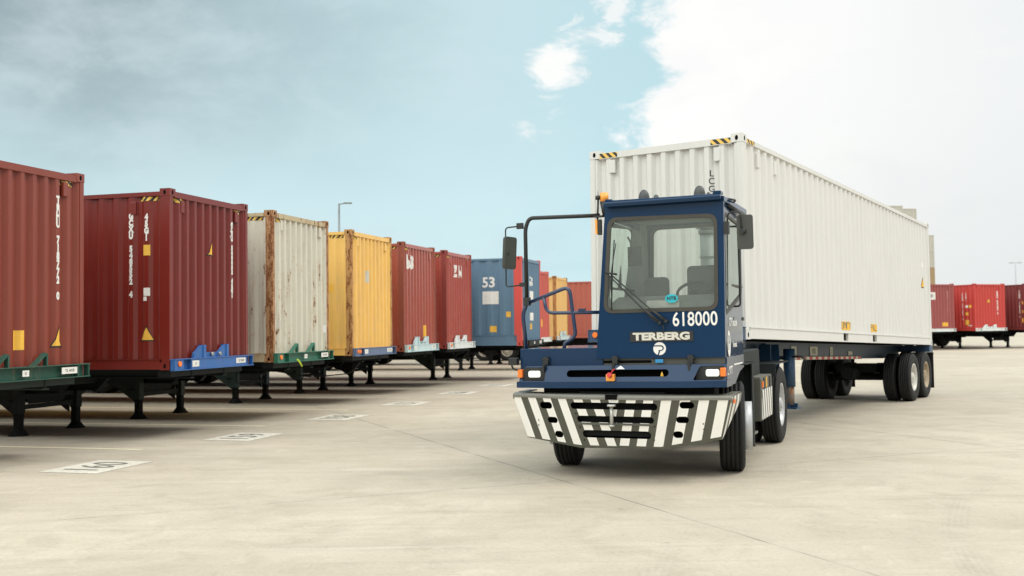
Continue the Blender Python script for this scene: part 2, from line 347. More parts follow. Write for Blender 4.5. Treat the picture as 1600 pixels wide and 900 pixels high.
# ------------------------------------------------------------------ shipping containers
CW, CL, CH = 2.438, 12.192, 2.896
def corr_points(length, pitch, depth, flat):
    n = round(length/pitch); p = length/n; sl = (p-2*flat*p)/2; pts = []
    for i in range(n):
        a = i*p; f = flat*p
        pts += [(a, 0), (a+f*.5, 0), (a+f*.5+sl, depth), (a+f*1.5+sl, depth), (a+f*1.5+2*sl, 0)]
    pts.append((length, 0)); res = []
    for q in pts:
        if not res or q[0]-res[-1][0] > 1e-5: res.append(q)
    return res
def off_at(pts, s):
    for (a, u), (b, v) in zip(pts, pts[1:]):
        if a <= s <= b: return u+(v-u)*(s-a)/(b-a)
    return 0
class Container:
    def __init__(s, loc, rot, label, mat, post=None, rail=None, group=None, L=CL, H=CH, Wd=CW, name='shipping_container', order='XYZ', tape=True, end_pitch=.235, side_pitch=.28, door=False, pe=.085, pl=.15, br=.165, vent=True):
        post = post or mat; rail = rail or mat; s.L, s.H, s.W = L, H, Wd
        r = s.root = empty(name, loc, rot, label, 'container', group, order)
        h = Wd/2
        for y0, y1 in ((0, pl), (L-pl, L)):
            for sx in (-1, 1):
                MB().box(min(sx*h, sx*(h-pe)), max(sx*h, sx*(h-pe)), y0, y1, .118, H-.118).build('corner_post', post, r, bevel=.006)
        for z0 in (0, H-.118):
            for ya in (0, 1):
                for sx in (-1, 1):
                    x0, x1 = (-h-.004, -h+.162) if sx < 0 else (h-.162, h+.004); y0, y1 = (-.004, .178) if not ya else (L-.178, L+.004)
                    b = MB().box(x0, x1, y0, y1, z0-(.004 if not z0 else 0), z0+.118+(.006 if z0 else 0))
                    xe = x0 if sx < 0 else x1; ye = y0 if not ya else y1; zc = z0+.06; xm = (x0+x1)/2; ym = (y0+y1)/2
                    for nx, ny in ((sx, 0), (0, -1 if not ya else 1)):
                        c = Vector((xe+nx*.0015, ym, zc)) if nx else Vector((xm, ye+ny*.0015, zc))
                        tdir = Vector((0, 1, 0)) if nx else Vector((1, 0, 0))
                        b.quad([c+tdir*.024*math.cos(t)+Vector((0, 0, .038*math.sin(t))) for t in [k*math.pi/5 for k in range(10)]], 1)  # dark ovals painted on for the shaded casting holes
                    b.build('corner_casting', [post, VOID], r)
        s.side = corr_points(L-2*pl, side_pitch, .036, .27); s.end = corr_points(Wd-2*pe, end_pitch, .056, .29)
        s.sx0, s.ex0 = pl, pe; zb, zt = br, H-.105; ze0, ze1 = .165, H-.125
        INS = .012     # the corrugated skin sits just inside the rails
        s.INS = INS
        for sx in (-1, 1):
            b = MB(); x = lambda o: sx*(h-INS-o)
            for (a, u), (c, v) in zip(s.side, s.side[1:]): b.quad([(x(u), pl+a, zb), (x(v), pl+c, zb), (x(v), pl+c, zt), (x(u), pl+a, zt)])
            b.build('side_wall', mat, r)
            MB().box(min(sx*h, sx*(h-.06)), max(sx*h, sx*(h-.06)), .178, L-.178, H-.108, H-.042).build('top_rail', rail, r)
            b = MB(); x0, x1 = sorted((sx*h, sx*(h-.05)))
            cuts = [(.178, L-.178)] if L < 12.1 or name != 'shipping_container' or not getattr(s, '_p', 1) else [(.178, L-.178)]
            s.fork = label.startswith('clean off-white')
            s.fork_ = 0
            if s.fork: cuts = [(.178, 4.80), (5.10, 6.80), (7.10, L-.178)]
            for a, c in cuts: b.box(x0, x1, a, c, .006, br)
            b.box(x0-(.012 if sx < 0 else 0), x1+(.012 if sx > 0 else 0), .178, L-.178, br-.005, br+.007)
            if s.fork:
                for a, c in ((4.80, 5.10), (6.80, 7.10)):
                    b.box(x0+.3*(-sx > 0)-.0, x1-.3*(sx > 0)-.0, a, c, .02, .14, 1) if False else b.box(*sorted((sx*(h-.28), sx*(h-.045))), a, c, .03, .15, 1)
                    b.box(x0, x1, a, c, .006, .028)
            b.build('bottom_rail', [rail, VOID], r)
        b = MB(); y = lambda o: INS+o
        for (a, u), (c, v) in zip(s.end, s.end[1:]): b.quad([(-h+pe+a, y(u), ze0), (-h+pe+c, y(v), ze0), (-h+pe+c, y(v), ze1), (-h+pe+a, y(u), ze1)])
        b.build('front_wall', mat, r)
        MB().box(-h+.162, h-.162, 0, .06, H-.13, H-.036).build('front_header', rail, r)
        MB().box(-h+.162, h-.162, 0, .06, .006, .165).build('front_sill', rail, r)
        b = MB(); n = int((L-.4)/.5)
        for i in range(n):
            a = .2+i*(L-.4)/n; c = .2+(i+1)*(L-.4)/n
            b.quad([(-h+.06, a, H-.06), (h-.06, a, H-.06), (h-.06, a+.3, H-.06), (-h+.06, a+.3, H-.06)])
            b.quad([(-h+.06, a+.3, H-.06), (h-.06, a+.3, H-.06), (h-.06, c, H-.075), (-h+.06, c, H-.075)])
        b.build('roof', mat, r)
        b = MB().box(-h+.05, h-.05, .06, L-.06, .13, .16)
        for i in range(24): b.box(-h+.05, h-.05, .3+i*(L-.6)/24, .36+i*(L-.6)/24, .01, .13)
        b.build('floor_frame', UNDER, r)
        for sx in (-1, 1):
            b = MB(); x0, x1 = sorted((sx*.005, sx*(h-pe-.005)))
            b.box(x0, x1, L-.075, L-.03, .17, H-.10)
            for z in (.5, 1.1, 1.75, 2.35): b.box(x0+.06, x1-.06, L-.03, L-.018, z, z+.3)
            b.box(x0, x1, L-.06, L-.004, .006, .16)
            d = b.build('door', mat, r)
            for q in (.3, .78): MB().cyl((sx*q*(h-pe), L+.012, .12), (sx*q*(h-pe), L+.012, H-.12), .017, n=8).build('locking_bar', STEEL, d)
        if tape:
            for sx in (-1, 1):
                x0, x1 = (-h+.17, -h+.47) if sx < 0 else (h-.47, h-.17)
                if s.fork:
                    MB().box(x0, x1, -.003, -.001, H-.120, H-.046).build('hazard_tape', HAZX, r)
                    a, c = sorted((sx*(h+.0035), sx*(h+.001))); MB().box(a, c, .19, .49, H-.102, H-.048).build('hazard_tape', HAZY, r)
                else:
                    s.rect('end', h+(x0+x1)/2, H-.17, .30, .065, HAZX, 'hazard_tape'); s.rect('left' if sx < 0 else 'right', .38, H-.15, .36, .065, HAZY, 'hazard_tape')
        if vent:
            for sx, yy in ((-1, .62), (1, .62), (1, 1.35)):
                a, c = sorted((sx*(h-.005), sx*(h-.045)))
                MB().box(a, c, yy, yy+.11, H-.40, H-.19).build('vent', mat, r, bevel=.01)
            for xc in (-h+.38, h-.38): MB().box(xc-.05, xc+.05, .0, .05, H-.36, H-.16).build('vent', mat, r, bevel=.01)
    def decal(s, me, face, u, z, mat, name='lettering', parent=None):
        """lay a flat mesh on a corrugated face; u runs to the right as the viewer sees the face"""
        h = s.W/2; b = MB()
        if face == 'end': fn = lambda c: Vector((-h+u+c.x, -.002+s.INS-.002, z+c.y)); prof, ax, o0, sg = s.end, 0, -h+s.ex0, 1
        elif face == 'left': fn = lambda c: Vector((-h-.004+s.INS, u-c.x, z+c.y)); prof, ax, o0, sg = s.side, 1, s.sx0, 1
        else: fn = lambda c: Vector((h+.004-s.INS, u+c.x, z+c.y)); prof, ax, o0, sg = s.side, 1, s.sx0, 1
        b.add_mesh(me, fn); bm = b.bm
        lo = min(v.co[ax] for v in bm.verts); hi = max(v.co[ax] for v in bm.verts)
        for q, _ in prof:
            if lo < o0+q < hi:
                no = Vector((0, 0, 0)); no[ax] = 1; co = Vector((0, 0, 0)); co[ax] = o0+q
                bmesh.ops.bisect_plane(bm, geom=bm.verts[:]+bm.edges[:]+bm.faces[:], plane_co=co, plane_no=no, dist=1e-5)
        for v in bm.verts:
            o = off_at(prof, v.co[ax]-o0)
            if face == 'end': v.co.y += o
            elif face == 'left': v.co.x += o
            else: v.co.x -= o
        # thin printed film: no recalculation needed, faces are single sided sheets
        return b.build(name, mat, s.root if parent is None else parent)
    def rect(s, face, u, z, w, hh, mat, name='label_plate'):
        return s.decal(plate_mesh([(-w/2, -hh/2), (w/2, -hh/2), (w/2, hh/2), (-w/2, hh/2)], [], 0), face, u, z, mat, name)
    def tri(s, face, u, z, w, hh):
        s.decal(plate_mesh([(-w*.56, -hh*.55), (w*.56, -hh*.55), (0, hh*.60)], [], 0), face, u, z, BLACK, 'warning_sign')
        t = s.decal(plate_mesh([(-w*.46, -hh*.46), (w*.46, -hh*.46), (0, hh*.46)], [], 0), face, u, z, YEL, 'warning_sign')
        t.location += Vector((0, -.002, 0)) if face == 'end' else Vector(((-.002 if face == 'left' else .002), 0, 0))
    def column(s, face, u, ztop, txt, size=.11, pitch=.118, mat=None, bold=.010):
        """stacked characters, as painted on containers"""
        b = MB()
        meshes = []
        for i, ch in enumerate(txt):
            if ch == ' ': continue
            meshes.append((text_mesh(ch, size*1.32, bold), ztop-i*pitch-size/2))
        for me, z in meshes:
            for v in me.vertices: v.co.x *= .80
            s.decal(me, face, u, z, mat or WHITE, 'lettering')
    def words(s, face, u, z, txt, size, mat=None, bold=.006, name='lettering'):
        return s.decal(text_mesh(txt, size, bold), face, u, z, mat or WHITE, name)

# ------------------------------------------------------------------ wheels
def tyre_bm(r, w, n=44):
    h = w/2; g = .012; prof = [(-h*.80, r*.56), (-h*.92, r*.62), (-h*1.0, r*.78), (-h*.97, r*.90), (-h*.82, r*.975), (-h*.74, r)]
    for k in (-.5, -.17, .17, .5):
        prof += [(h*(k-.045), r), (h*(k-.03), r-g), (h*(k+.03), r-g), (h*(k+.045), r)]
    prof += [(h*.74, r), (h*.82, r*.975), (h*.97, r*.90), (h*1.0, r*.78), (h*.92, r*.62), (h*.80, r*.56)]
    b = MB().lathe(prof, n)
    return b
def rim_bm(r, w, out, deep):
    """out: side (+1/-1) the dish faces; deep: how far the disc sits inside"""
    h = w/2*.86; R1 = r*.575; o = out
    b = MB().lathe([(-h, R1), (-h, R1-.03), (h, R1-.03), (h, R1)], 40)
    x = o*(h-deep)
    b.lathe([(x, R1-.028), (x+o*.01, R1*.72), (x+o*.045, R1*.60), (x+o*.05, .145), (x+o*.05, .14), (x+o*.035, .001), (x, .001)], 36, closed=False)
    b.cyl((x+o*.03, 0, 0), (x+o*.14, 0, 0), .115, .10, 20)
    b.cyl((x+o*.14, 0, 0), (x+o*.155, 0, 0), .06, .055, 16)
    for i in range(10):
        t = i*math.pi/5; b.cyl((x+o*.04, .165*math.cos(t), .165*math.sin(t)), (x+o*.075, .165*math.cos(t), .165*math.sin(t)), .014, n=6)
    for i in range(8):
        t = (i+.5)*math.pi/4; b.cyl((x+o*.009, R1*.83*math.cos(t), R1*.83*math.sin(t)), (x+o*.012, R1*.83*math.cos(t), R1*.83*math.sin(t)), .026, n=8, m=1)
    return b
def make_wheel(r, w, out, deep, rimm, parent, loc, rotz=0):
    o = rim_bm(r, w, out, deep).build('wheel', [rimm, VOID], parent, loc=loc); o.rotation_euler.z = rotz
    tyre_bm(r, w).build('tyre', RUBBER, o); return o

# ------------------------------------------------------------------ skeletal trailers
def chassis(loc, rot, label, deck, bmat, frame=UNDER, leg_clear=0.0, group=None, order='XYZ', style=0, L=CL, ax=(9.35, 10.6), wheel_drop=None, rims=(RIM, RIM), legc=None, hang=0, legy=3.28, legx=.73, W2=1.22, axt=None, beam=.44, cross=True):
    """root at the deck plane (container underside); deck = height of that plane above the ground"""
    r = empty('container_trailer', loc, rot, label, 'trailer', group, order)
    r.rotation_mode = order
    b = MB()
    for sx in (-1, 1):
        x = sx*.50
        for z0, z1, y0, y1 in ((-.17, -.01, .05, 2.6), (-beam, -.01, 2.6, L-.25)):
            b.box(x-.008, x+.008, y0, y1, z0+.02, z1-.02); b.box(x-.07, x+.07, y0, y1, z1-.02, z1); b.box(x-.07, x+.07, y0, y1, z0, z0+.02)
        b.prism([(2.35, -.17), (2.62, -.17), (2.62, -beam)], 0, x-.05, x+.05)
    for i in range(11): b.box(-.49, .49, .5+i*1.05, .58+i*1.05, -.15 if i < 2 else -.30, -.03)
    fr = b.build('frame', frame, r)
    # front bolster with its locating horns, lamps and plates
    b = MB(); y0, y1 = -.11, .16
    b.box(-W2, W2, y0, y1, -.012, 0.0) if False else None
    zt, zb_ = .155, -.005
    b.box(-W2-.01, W2+.01, y0, y0+.12-.015, zt, zt+.014); b.box(-W2-.01, W2+.01, y0, y0+.095, zb_-.014, zb_)
    b.box(-W2*.62, W2*.80, y0+(.075 if style == 2 else .012), y0+(.085 if style == 2 else .04), zb_, zt); b.box(-W2, -W2*.80, y0+.012, y0+.04, zb_, zt); b.box(-W2*.80, W2*.95, y0+.08, y0+.09, zb_, zt)
    for x in (-W2, -W2*.62, W2*.80, W2*.985): b.box(x-.008, x+.012, y0+.005, y0+.09, zb_, zt)
    fb = b.build('front_bolster', bmat, r, bevel=.003)
    MB().box(-W2*.9, W2*.9, .06, .3, -.12, -.02).build('bolster_beam', frame, fb)
    if style in (1, 2):
        for sx in (-1, 1):
            x = sx*.36
            h = MB()
            if style == 1:
                h.box(x-.035, x+.035, y0+.01, y0+.022, zt+.012, zt+.225).box(x-.035, x-.022, y0+.02, y0+.13, zt+.012, zt+.225)
                h.prism([(x-.30, zt+.013), (x-.03, zt+.013), (x-.03, zt+.22), (x-.09, zt+.21), (x-.28, zt+.09)], 1, y0+.03, y0+.075)
            else:
                h.prism([(x-.28, zt+.013), (x-.20, zt+.013), (x+.02, zt+.17), (x-.02, zt+.19)], 1, y0+.03, y0+.09)
                h.box(x, x+.03, y0+.03, y0+.09, zt+.012, zt+.18)
            h.build('locating_horn', bmat, fb)
    if style == 1:
        MB().prism([(-.36, zt+.013), (.36, zt+.013), (.26, zt+.10), (-.26, zt+.10)], 1, y0+.05, y0+.07).build('locating_plate', bmat, fb)
        for x in (-.12, .12):
            MB().cyl((x, y0+.0, zt+.07), (x, y0+.05, zt+.07), .03, n=12).build('air_coupling', STEEL, fb)
    for x in ((-W2+.12,) if style != 3 else (-W2+.10, -W2+.22)):
        MB().cyl((x, y0+.012, .09), (x, y0-.012, .09), .042, n=18).build('marker_lamp', ORANGE, fb)
    for x0, x1, z0, z1 in ((W2*.52, W2*.78, .04, .13),) + (((-W2*.60, -W2*.44, .03, .13),) if style in (1, 3) else ((-W2*.1, 0, .04, .12),)):
        p = MB().box(x0, x1, y0+.006, y0+.010, z0, z1).build('reflector_plate', WHITE, fb)
        MB().add_mesh(text_mesh('U' if x1-x0 < .22 else random.choice(('CE 9020', 'TL 4418', 'KX 7035')), .055, .001), lambda c: Vector(((x0+x1)/2+c.x, y0+.003, (z0+z1)/2+c.y))).build('lettering', STENC, p)
    MB().box(-W2, W2, L-.30, L+.02, -.16, -.01).build('rear_bolster', bmat, r, bevel=.004)
    if cross: MB().box(-W2, W2, 5.9, 6.05, -.14, -.02).box(-W2, W2, 2.9, 3.05, -.14, -.02).build('cross_bolster', frame, r)
    legm = legc or frame
    foot = -deck+leg_clear
    for sx in (-1, 1):
        x = sx*legx
        b = MB().box(x-.075, x+.075, legy-.075, legy+.075, foot+.42 if leg_clear else foot+.38, -.16)
        if leg_clear:
            b = MB().cyl((x, legy, foot+.36), (x, legy, -.12), .095, n=20)
        b.prism([(legy+.08, -.25), (legy+.9, -.25), (legy+.9, -.31), (legy+.08, -.85)], 0, x*.9-.012, x*.9+.012) if not leg_clear else None
        lg = b.build('landing_leg', legm, r, bevel=.008 if not leg_clear else 0)
        if leg_clear:
            MB().cyl((x, legy, foot+.06), (x, legy, foot+.40), .075, n=18).build('inner_leg', RUSTLEG, lg)
            MB().box(x-.15, x+.15, legy-.13, legy+.13, foot, foot+.025).box(x-.13, x+.13, legy-.02, legy+.02, foot+.02, foot+.09).box(x-.02, x+.02, legy-.11, legy+.11, foot+.02, foot+.08).build('foot', legm, lg)
        else:
            MB().box(x-.058, x+.058, legy-.058, legy+.058, foot+.10, foot+.5).build('inner_leg', UNDER, lg)
            q = MB().cyl((x, legy, foot+.02), (x, legy, foot+.14), .155, .06, n=14, sm=False).cyl((x, legy, foot), (x, legy, foot+.02), .17, .17, n=14)
            q.build('foot', UNDER, lg)
    b = MB().box(-legx, legx, legy-.03, legy+.03, -.52 if not leg_clear else -.30, -.44 if not leg_clear else -.24)
    if not leg_clear:
        b.box(-legx, legx, legy-.02, legy+.02, foot+.44, foot+.52)
        b.prism([(-legx, -.16), (legx, -.16), (legx*.6, -.62), (-legx*.6, -.62)], 1, legy+.04, legy+.055)
        b.cyl((-legx-.2, legy+.1, -.55), (-legx, legy+.1, -.55), .02)
    b.build('leg_brace', frame, r)
    wz = wheel_drop if wheel_drop is not None else -deck+.525
    tilt = 0
    b = MB()
    for i, a in enumerate(ax):
        z = wz if axt is None else axt[i]
        b.cyl((-.95, a, z), (.95, a, z), .075, n=12); 
        for sx in (-1, 1): b.box(sx*.5-.06, sx*.5+.06, a-.5, a+.5, z+.08, z+.12); b.box(sx*.5-.08, sx*.5+.08, a-.10, a+.10, z+.12, -.40)
    b.box(-.45, .45, ax[0]-.3, ax[1]+.3, -.62, -.42); b.cyl((0, ax[0]-1.0, -.62), (0, ax[0]-.4, -.62), .14)
    b.build('axle', UNDER, r)
    for i, a in enumerate(ax):
        z = wz if axt is None else axt[i]
        for sx in (-1, 1):
            for k, xx in ((0, 1.075), (1, .755)):
                make_wheel(.525, .27, sx if not k else -sx, .16 if not k else .03, rims[i] if not k else UNDER, r, (sx*xx, a, z))  # inner rims take the dark underside colour as painted shade
    for sx in (-1, 1):
        x0, x1 = sorted((sx*.62, sx*1.22))
        MB().box(x0, x1, ax[1]+.66, ax[1]+.675, wz-.32, wz+.48).box(x0, x1, ax[1]+.62, ax[1]+.70, wz+.46, wz+.52).build('mudflap', RUBBER, r)
    if hang:
        MB().tube([(-.2, .2, -.1), (-.15, .5, -.45), (-.1, 1.6, -.55), (-.3, 3.0, -.3)], .015, n=6, bend=.2).build('air_hose', BLACK, r)
        MB().tube([(-legx-.1, legy-.1, -.3), (-legx-.12, legy-.1, -.62), (-legx-.02, legy-.1, -.66)], .012, n=6).build('crank_handle', frame, r)
    return r
RUSTLEG = paint('rusty_steel', (.16, .15, .14), .7, rust=.55, rustcol=(.42, .17, .06))
cd.dof.use_dof = True; cd.dof.focus_distance = 12.3; cd.dof.aperture_fstop = 2.2

# ------------------------------------------------------------------ ground
def ground_mat():
    m, t, b = new_mat('yard_concrete')
    co = nd(t, 'ShaderNodeTexCoord').outputs['Object']
    s = nd(t, 'ShaderNodeSeparateXYZ'); t.links.new(co, s.inputs[0]); x, y, _ = s.outputs
    p = math_(t, 'ADD', math_(t, 'MULTIPLY', x, .9205), math_(t, 'MULTIPLY', y, .3907))
    q = math_(t, 'ADD', math_(t, 'MULTIPLY', x, -.3907), math_(t, 'MULTIPLY', y, .9205))
    wob = math_(t, 'MULTIPLY', math_(t, 'SUBTRACT', noise(t, co, 1.5, 6, .7), .5), .10)
    big = noise(t, co, .11, 5, .6, .4); mid = noise(t, co, .8, 6, .62, .6); fin = noise(t, co, 26, 6, .7)
    def joint(c, off, per, wd):
        d = math_(t, 'ABSOLUTE', math_(t, 'SUBTRACT', math_(t, 'FRACT', math_(t, 'ADD', math_(t, 'DIVIDE', math_(t, 'SUBTRACT', math_(t, 'ADD', c, math_(t, 'MULTIPLY', wob, .35)), off), per), 1000.5)), .5))
        return sstep(t, math_(t, 'MULTIPLY', d, per), wd, wd*.35)
    jn = math_(t, 'MULTIPLY', sstep(t, mid, .34, .56), .85)
    j1 = math_(t, 'MULTIPLY', joint(p, 5.15, 6.7, .013), math_(t, 'ADD', jn, .25)); j2 = math_(t, 'MULTIPLY', joint(q, 10.72, 6.7, .012), math_(t, 'ADD', math_(t, 'MULTIPLY', jn, .75), .12))
    halo = math_(t, 'MAXIMUM', joint(p, 5.15, 6.7, .16), joint(q, 10.72, 6.7, .16))
    # each slab cast on another day: small tone steps
    sl = nd(t, 'ShaderNodeCombineXYZ'); 
    t.links.new(math_(t, 'FLOOR', math_(t, 'DIVIDE', math_(t, 'SUBTRACT', p, 5.15), 6.7)), sl.inputs[0]); t.links.new(math_(t, 'FLOOR', math_(t, 'DIVIDE', math_(t, 'SUBTRACT', q, 10.72), 6.7)), sl.inputs[1])
    wn = nd(t, 'ShaderNodeTexWhiteNoise'); t.links.new(sl.outputs[0], wn.inputs[0])
    c = mixc(t, sstep(t, big, .32, .68), (.505, .448, .358), (.405, .353, .275))
    c = mixc(t, math_(t, 'MULTIPLY', sstep(t, mid, .42, .70), .60), c, (.37, .325, .25))
    sw = noise(t, co, .55, 5, .6, 2.2); sw2 = noise(t, co, 2.6, 6, .66, 1.2)
    c = mixc(t, math_(t, 'MULTIPLY', sstep(t, sw, .50, .66), .40), c, (.34, .295, .225))
    c = mixc(t, math_(t, 'MULTIPLY', sstep(t, sw2, .52, .70), .30), c, (.31, .27, .21))
    c = mixc(t, math_(t, 'MULTIPLY', sstep(t, sw2, .46, .30), .30), c, (.58, .53, .44))
    c = mixc(t, math_(t, 'MULTIPLY', wn.outputs['Value'], .16), c, (.40, .375, .31))
    # brushed, smeared tyre dust along the driving direction
    def smear(ang, sx, sy, sc, lo, hi):
        mp = nd(t, 'ShaderNodeMapping'); mp.inputs['Rotation'].default_value = (0, 0, ang); mp.inputs['Scale'].default_value = (sx, sy, 1); t.links.new(co, mp.inputs[0])
        return sstep(t, noise(t, mp.outputs[0], sc, 6, .62, .5), lo, hi)
    c = mixc(t, math_(t, 'MULTIPLY', smear(R(-25), .35, 2.6, .8, .50, .72), .38), c, (.32, .28, .215))
    c = mixc(t, math_(t, 'MULTIPLY', smear(R(35), .25, 3.2, .7, .53, .74), .30), c, (.60, .55, .46))
    c = mixc(t, math_(t, 'MULTIPLY', smear(R(70), .3, 5.0, 1.3, .55, .72), .45), c, (.33, .30, .24))
    c = mixc(t, math_(t, 'MULTIPLY', smear(R(110), .5, 9.0, 1.8, .58, .75), .35), c, (.30, .265, .205))
    # curved tyre tracks of turning tractors
    def arc(cx, cy, r, w, amt):
        d = math_(t, 'SQRT', math_(t, 'ADD', math_(t, 'POWER', math_(t, 'ABSOLUTE', math_(t, 'SUBTRACT', x, cx)), 2), math_(t, 'POWER', math_(t, 'ABSOLUTE', math_(t, 'SUBTRACT', y, cy)), 2)))
        k = sstep(t, math_(t, 'ABSOLUTE', math_(t, 'SUBTRACT', math_(t, 'ADD', d, wob), r)), w, w*.45)
        rb = math_(t, 'ADD', .55, math_(t, 'MULTIPLY', math_(t, 'SINE', math_(t, 'MULTIPLY', d, 120)), .45))
        return math_(t, 'MULTIPLY', math_(t, 'MULTIPLY', k, math_(t, 'MULTIPLY', sstep(t, mid, .40, .62), rb)), amt)
    for a in ((16, 4, 13.2, .17, .18), (16, 4, 15.4, .17, .15), (-9, -2, 16.5, .16, .20), (-9, -2, 18.8, .16, .2), (20, 22, 12.4, .2, .22), (20, 22, 14.6, .2, .2), (9, -6, 14.3, .15, .25), (3, 30, 13, .2, .3), (24, 12, 11.5, .18, .3)):
        c = mixc(t, arc(*a), c, (.25, .235, .20))
    # small dark spots and specks
    vo = nd(t, 'ShaderNodeTexVoronoi', feature='F1'); vo.inputs['Scale'].default_value = 1.1; t.links.new(co, vo.inputs['Vector'])
    sp = math_(t, 'MULTIPLY', sstep(t, math_(t, 'ADD', vo.outputs['Distance'], math_(t, 'MULTIPLY', fin, .05)), .062, .040), sstep(t, mid, .46, .56))
    c = mixc(t, math_(t, 'MULTIPLY', sp, .75), c, (.14, .13, .10))
    c = mixc(t, math_(t, 'MULTIPLY', sstep(t, fin, .45, .75), .40), c, (.22, .20, .16))
    c = mixc(t, math_(t, 'MULTIPLY', halo, .16), c, (.34, .31, .25))
    c = mixc(t, math_(t, 'MAXIMUM', j1, j2), c, (.17, .15, .12))
    t.links.new(c, b.inputs['Base Color']); setin(b, Roughness=.78); b.inputs['Specular IOR Level'].default_value = .35
    bn = nd(t, 'ShaderNodeBump'); bn.inputs['Strength'].default_value = .25; bn.inputs['Distance'].default_value = .01
    t.links.new(math_(t, 'ADD', fin, math_(t, 'MULTIPLY', mid, 1.5)), bn.inputs['Height']); t.links.new(bn.outputs[0], b.inputs['Normal'])
    return m
g = MB(); g.quad([(-1500, -1500, 0), (1500, -1500, 0), (1500, 2500, 0), (-1500, 2500, 0)]); g = g.build('ground', ground_mat()); tag(g, kind='structure')

ROT = R(74.54); DU = Vector((math.cos(ROT), math.sin(ROT), 0)); DV = Vector((-DU.y, DU.x, 0)); C2P = Vector((-5.4495, 16.546, 0))
def row(u, v, z=0): return C2P+DU*u+DV*v+Vector((0, 0, z))
LINEP = paint('bay_line_paint', (.74, .68, .48), .7, dirt=.6, scale=1.2, rust=.2, rustcol=(.42, .37, .28)); STENW = paint('stencil_white_paint', (.62, .595, .51), .7, dirt=.9, scale=1.5, rust=.34, rustcol=(.42, .37, .29))
for k in range(-3, 13):
    u = -.99+3.66*k; b = MB(); P = [row(u-.055, -.2, .004), row(u+.055, -.2, .004), row(u+.055, 15, .004), row(u-.055, 15, .004)]
    b.quad(P); b.build('bay_line', LINEP, g)
for i, (u, n) in enumerate(((-2.80, '160'), (.92, '159'), (4.55, '158'), (8.25, '157'), (12.05, '156'), (15.7, '155'), (19.3, '154'))):
    b = MB(); b.quad([row(u-.58, -1.21, .004), row(u+.60, -1.21, .004), row(u+.60, -.36, .004), row(u-.58, -.36, .004)]); q = b.build('bay_number_panel', STENW, g)
    MB().add_mesh(text_mesh(n, .62, .0, space=1.05), lambda c: row(u+c.x*.92, -.80+c.y*1.18, .0075)).build('bay_number', STENC, q)

# ------------------------------------------------------------------ left row of loaded trailers
ZB = 1.141
red1 = paint('brown_red_paint', (.225, .042, .024), .32, dirt=.35, bump=.12, coat=.1); red2 = paint('oxide_red_paint', (.175, .018, .012), .30, dirt=.35, bump=.12, coat=.1)
cream = paint('rusty_cream_paint', (.63, .60, .50), .45, bump=.15, rust=.44, dirt=.45, rustcol=(.30, .13, .05)); rustp = paint('rusted_post', (.42, .23, .11), .8, rust=.90, dirt=.5, scale=1.7, rustcol=(.30, .115, .04))
yel = paint('faded_yellow_paint', (.84, .52, .14), .42, bump=.15, rust=.12, dirt=.45, fade=.25); yelp = paint('rusty_yellow_post', (.48, .26, .09), .8, rust=.80, scale=1.7, rustcol=(.30, .115, .035))
red5 = paint('worn_red_paint', (.36, .072, .045), .34, dirt=.4, coat=.4, fade=.18); red5p = paint('worn_red_post', (.25, .06, .035), .7, rust=.35, rustcol=(.22, .08, .04))
red6 = paint('dull_crimson_paint', (.38, .066, .044), .34, dirt=.4, coat=.4, fade=.15); red6p = paint('crimson_post', (.24, .035, .025), .7, rust=.25)
blu7 = paint('faded_blue_paint', (.10, .19, .28), .5, rust=.10, dirt=.4, fade=.12); red7 = paint('coral_post_paint', (.60, .075, .060), .55, dirt=.4, rust=.08)
cor8 = paint('coral_red_paint', (.52, .105, .080), .58, dirt=.35); yel9 = paint('pale_yellow_paint', (.72, .46, .17), .6, dirt=.4); org9 = paint('rusty_orange_post', (.40, .17, .05), .8, rust=.7, rustcol=(.26, .10, .03))
red10 = paint('terracotta_paint', (.42, .11, .075), .6, dirt=.3)
GR = 'containers in the parked row on the left'; TG = 'container trailers in the parked row on the left'
def lc(u, v, *a, **k): return Container(row(u+CW/2, v, ZB), (0, 0, ROT), *a, group=GR, **k)

c1 = lc(-4.109, .30, 'brownish red corrugated container cut off by the left edge, numbered TRHU 718772 0', red1)
c1.column('end', 1.905, 2.52, 'TRHU 718772 0', .105, .112); c1.tri('end', 1.93, .55, .22, .26); c1.rect('end', 1.20, .52, .17, .26, YEL)
c2 = lc(0, 0, 'deep red corrugated container numbered GCXU 548552 4, on the trailer with the bright blue front', red2)
c2.column('left', .716, 2.52, 'GCXU 548552 4', .10, .105); c2.column('left', .43, 2.50, '45G1', .10, .11)
c2.rect('left', .43, 1.92, .125, .17, YEL); c2.rect('left', .43, 1.25, .12, .13, WHITE); c2.tri('left', .43, .58, .24, .22); c2.rect('left', .46, 1.14, .07, .07, WHITE)
c2.column('end', 1.905, 2.52, 'GCXU 548552 45G1', .085, .083, bold=.012); c2.tri('end', 1.26, 2.02, .20, .24)
c3 = lc(3.333, -.017, 'dirty cream container with rust-brown corner posts and rust runs', cream, post=rustp, rail=paint('rusty_cream_rail', (.50, .42, .27), .7, rust=.6, rustcol=(.30, .13, .05)))
c3.rect('end', .30, .72, .24, .16, STENW); c3.rect('end', 2.26, .62, .12, .15, WHITE)
c4 = lc(7.502, .233, 'faded yellow container with rusty corner post behind the cream one', yel, post=yelp)
c4.rect('left', .55, 1.55, .17, .19, YEL); c4.rect('end', .95, 1.85, .3, .28, STENW)
c5 = lc(11.123, .381, 'worn red container with a flaking white b3 mark high on its end', red5, post=red5p)
c5.words('end', .52, 2.36, 'b3', .50, bold=.03); c5.rect('end', 1.62, .52, .30, .34, YEL)
c6 = lc(14.476, .354, 'dull crimson container with white letters Z N high on its end', red6, post=red6p)
c6.words('end', 1.15, 2.30, 'Z N', .46, bold=.03)
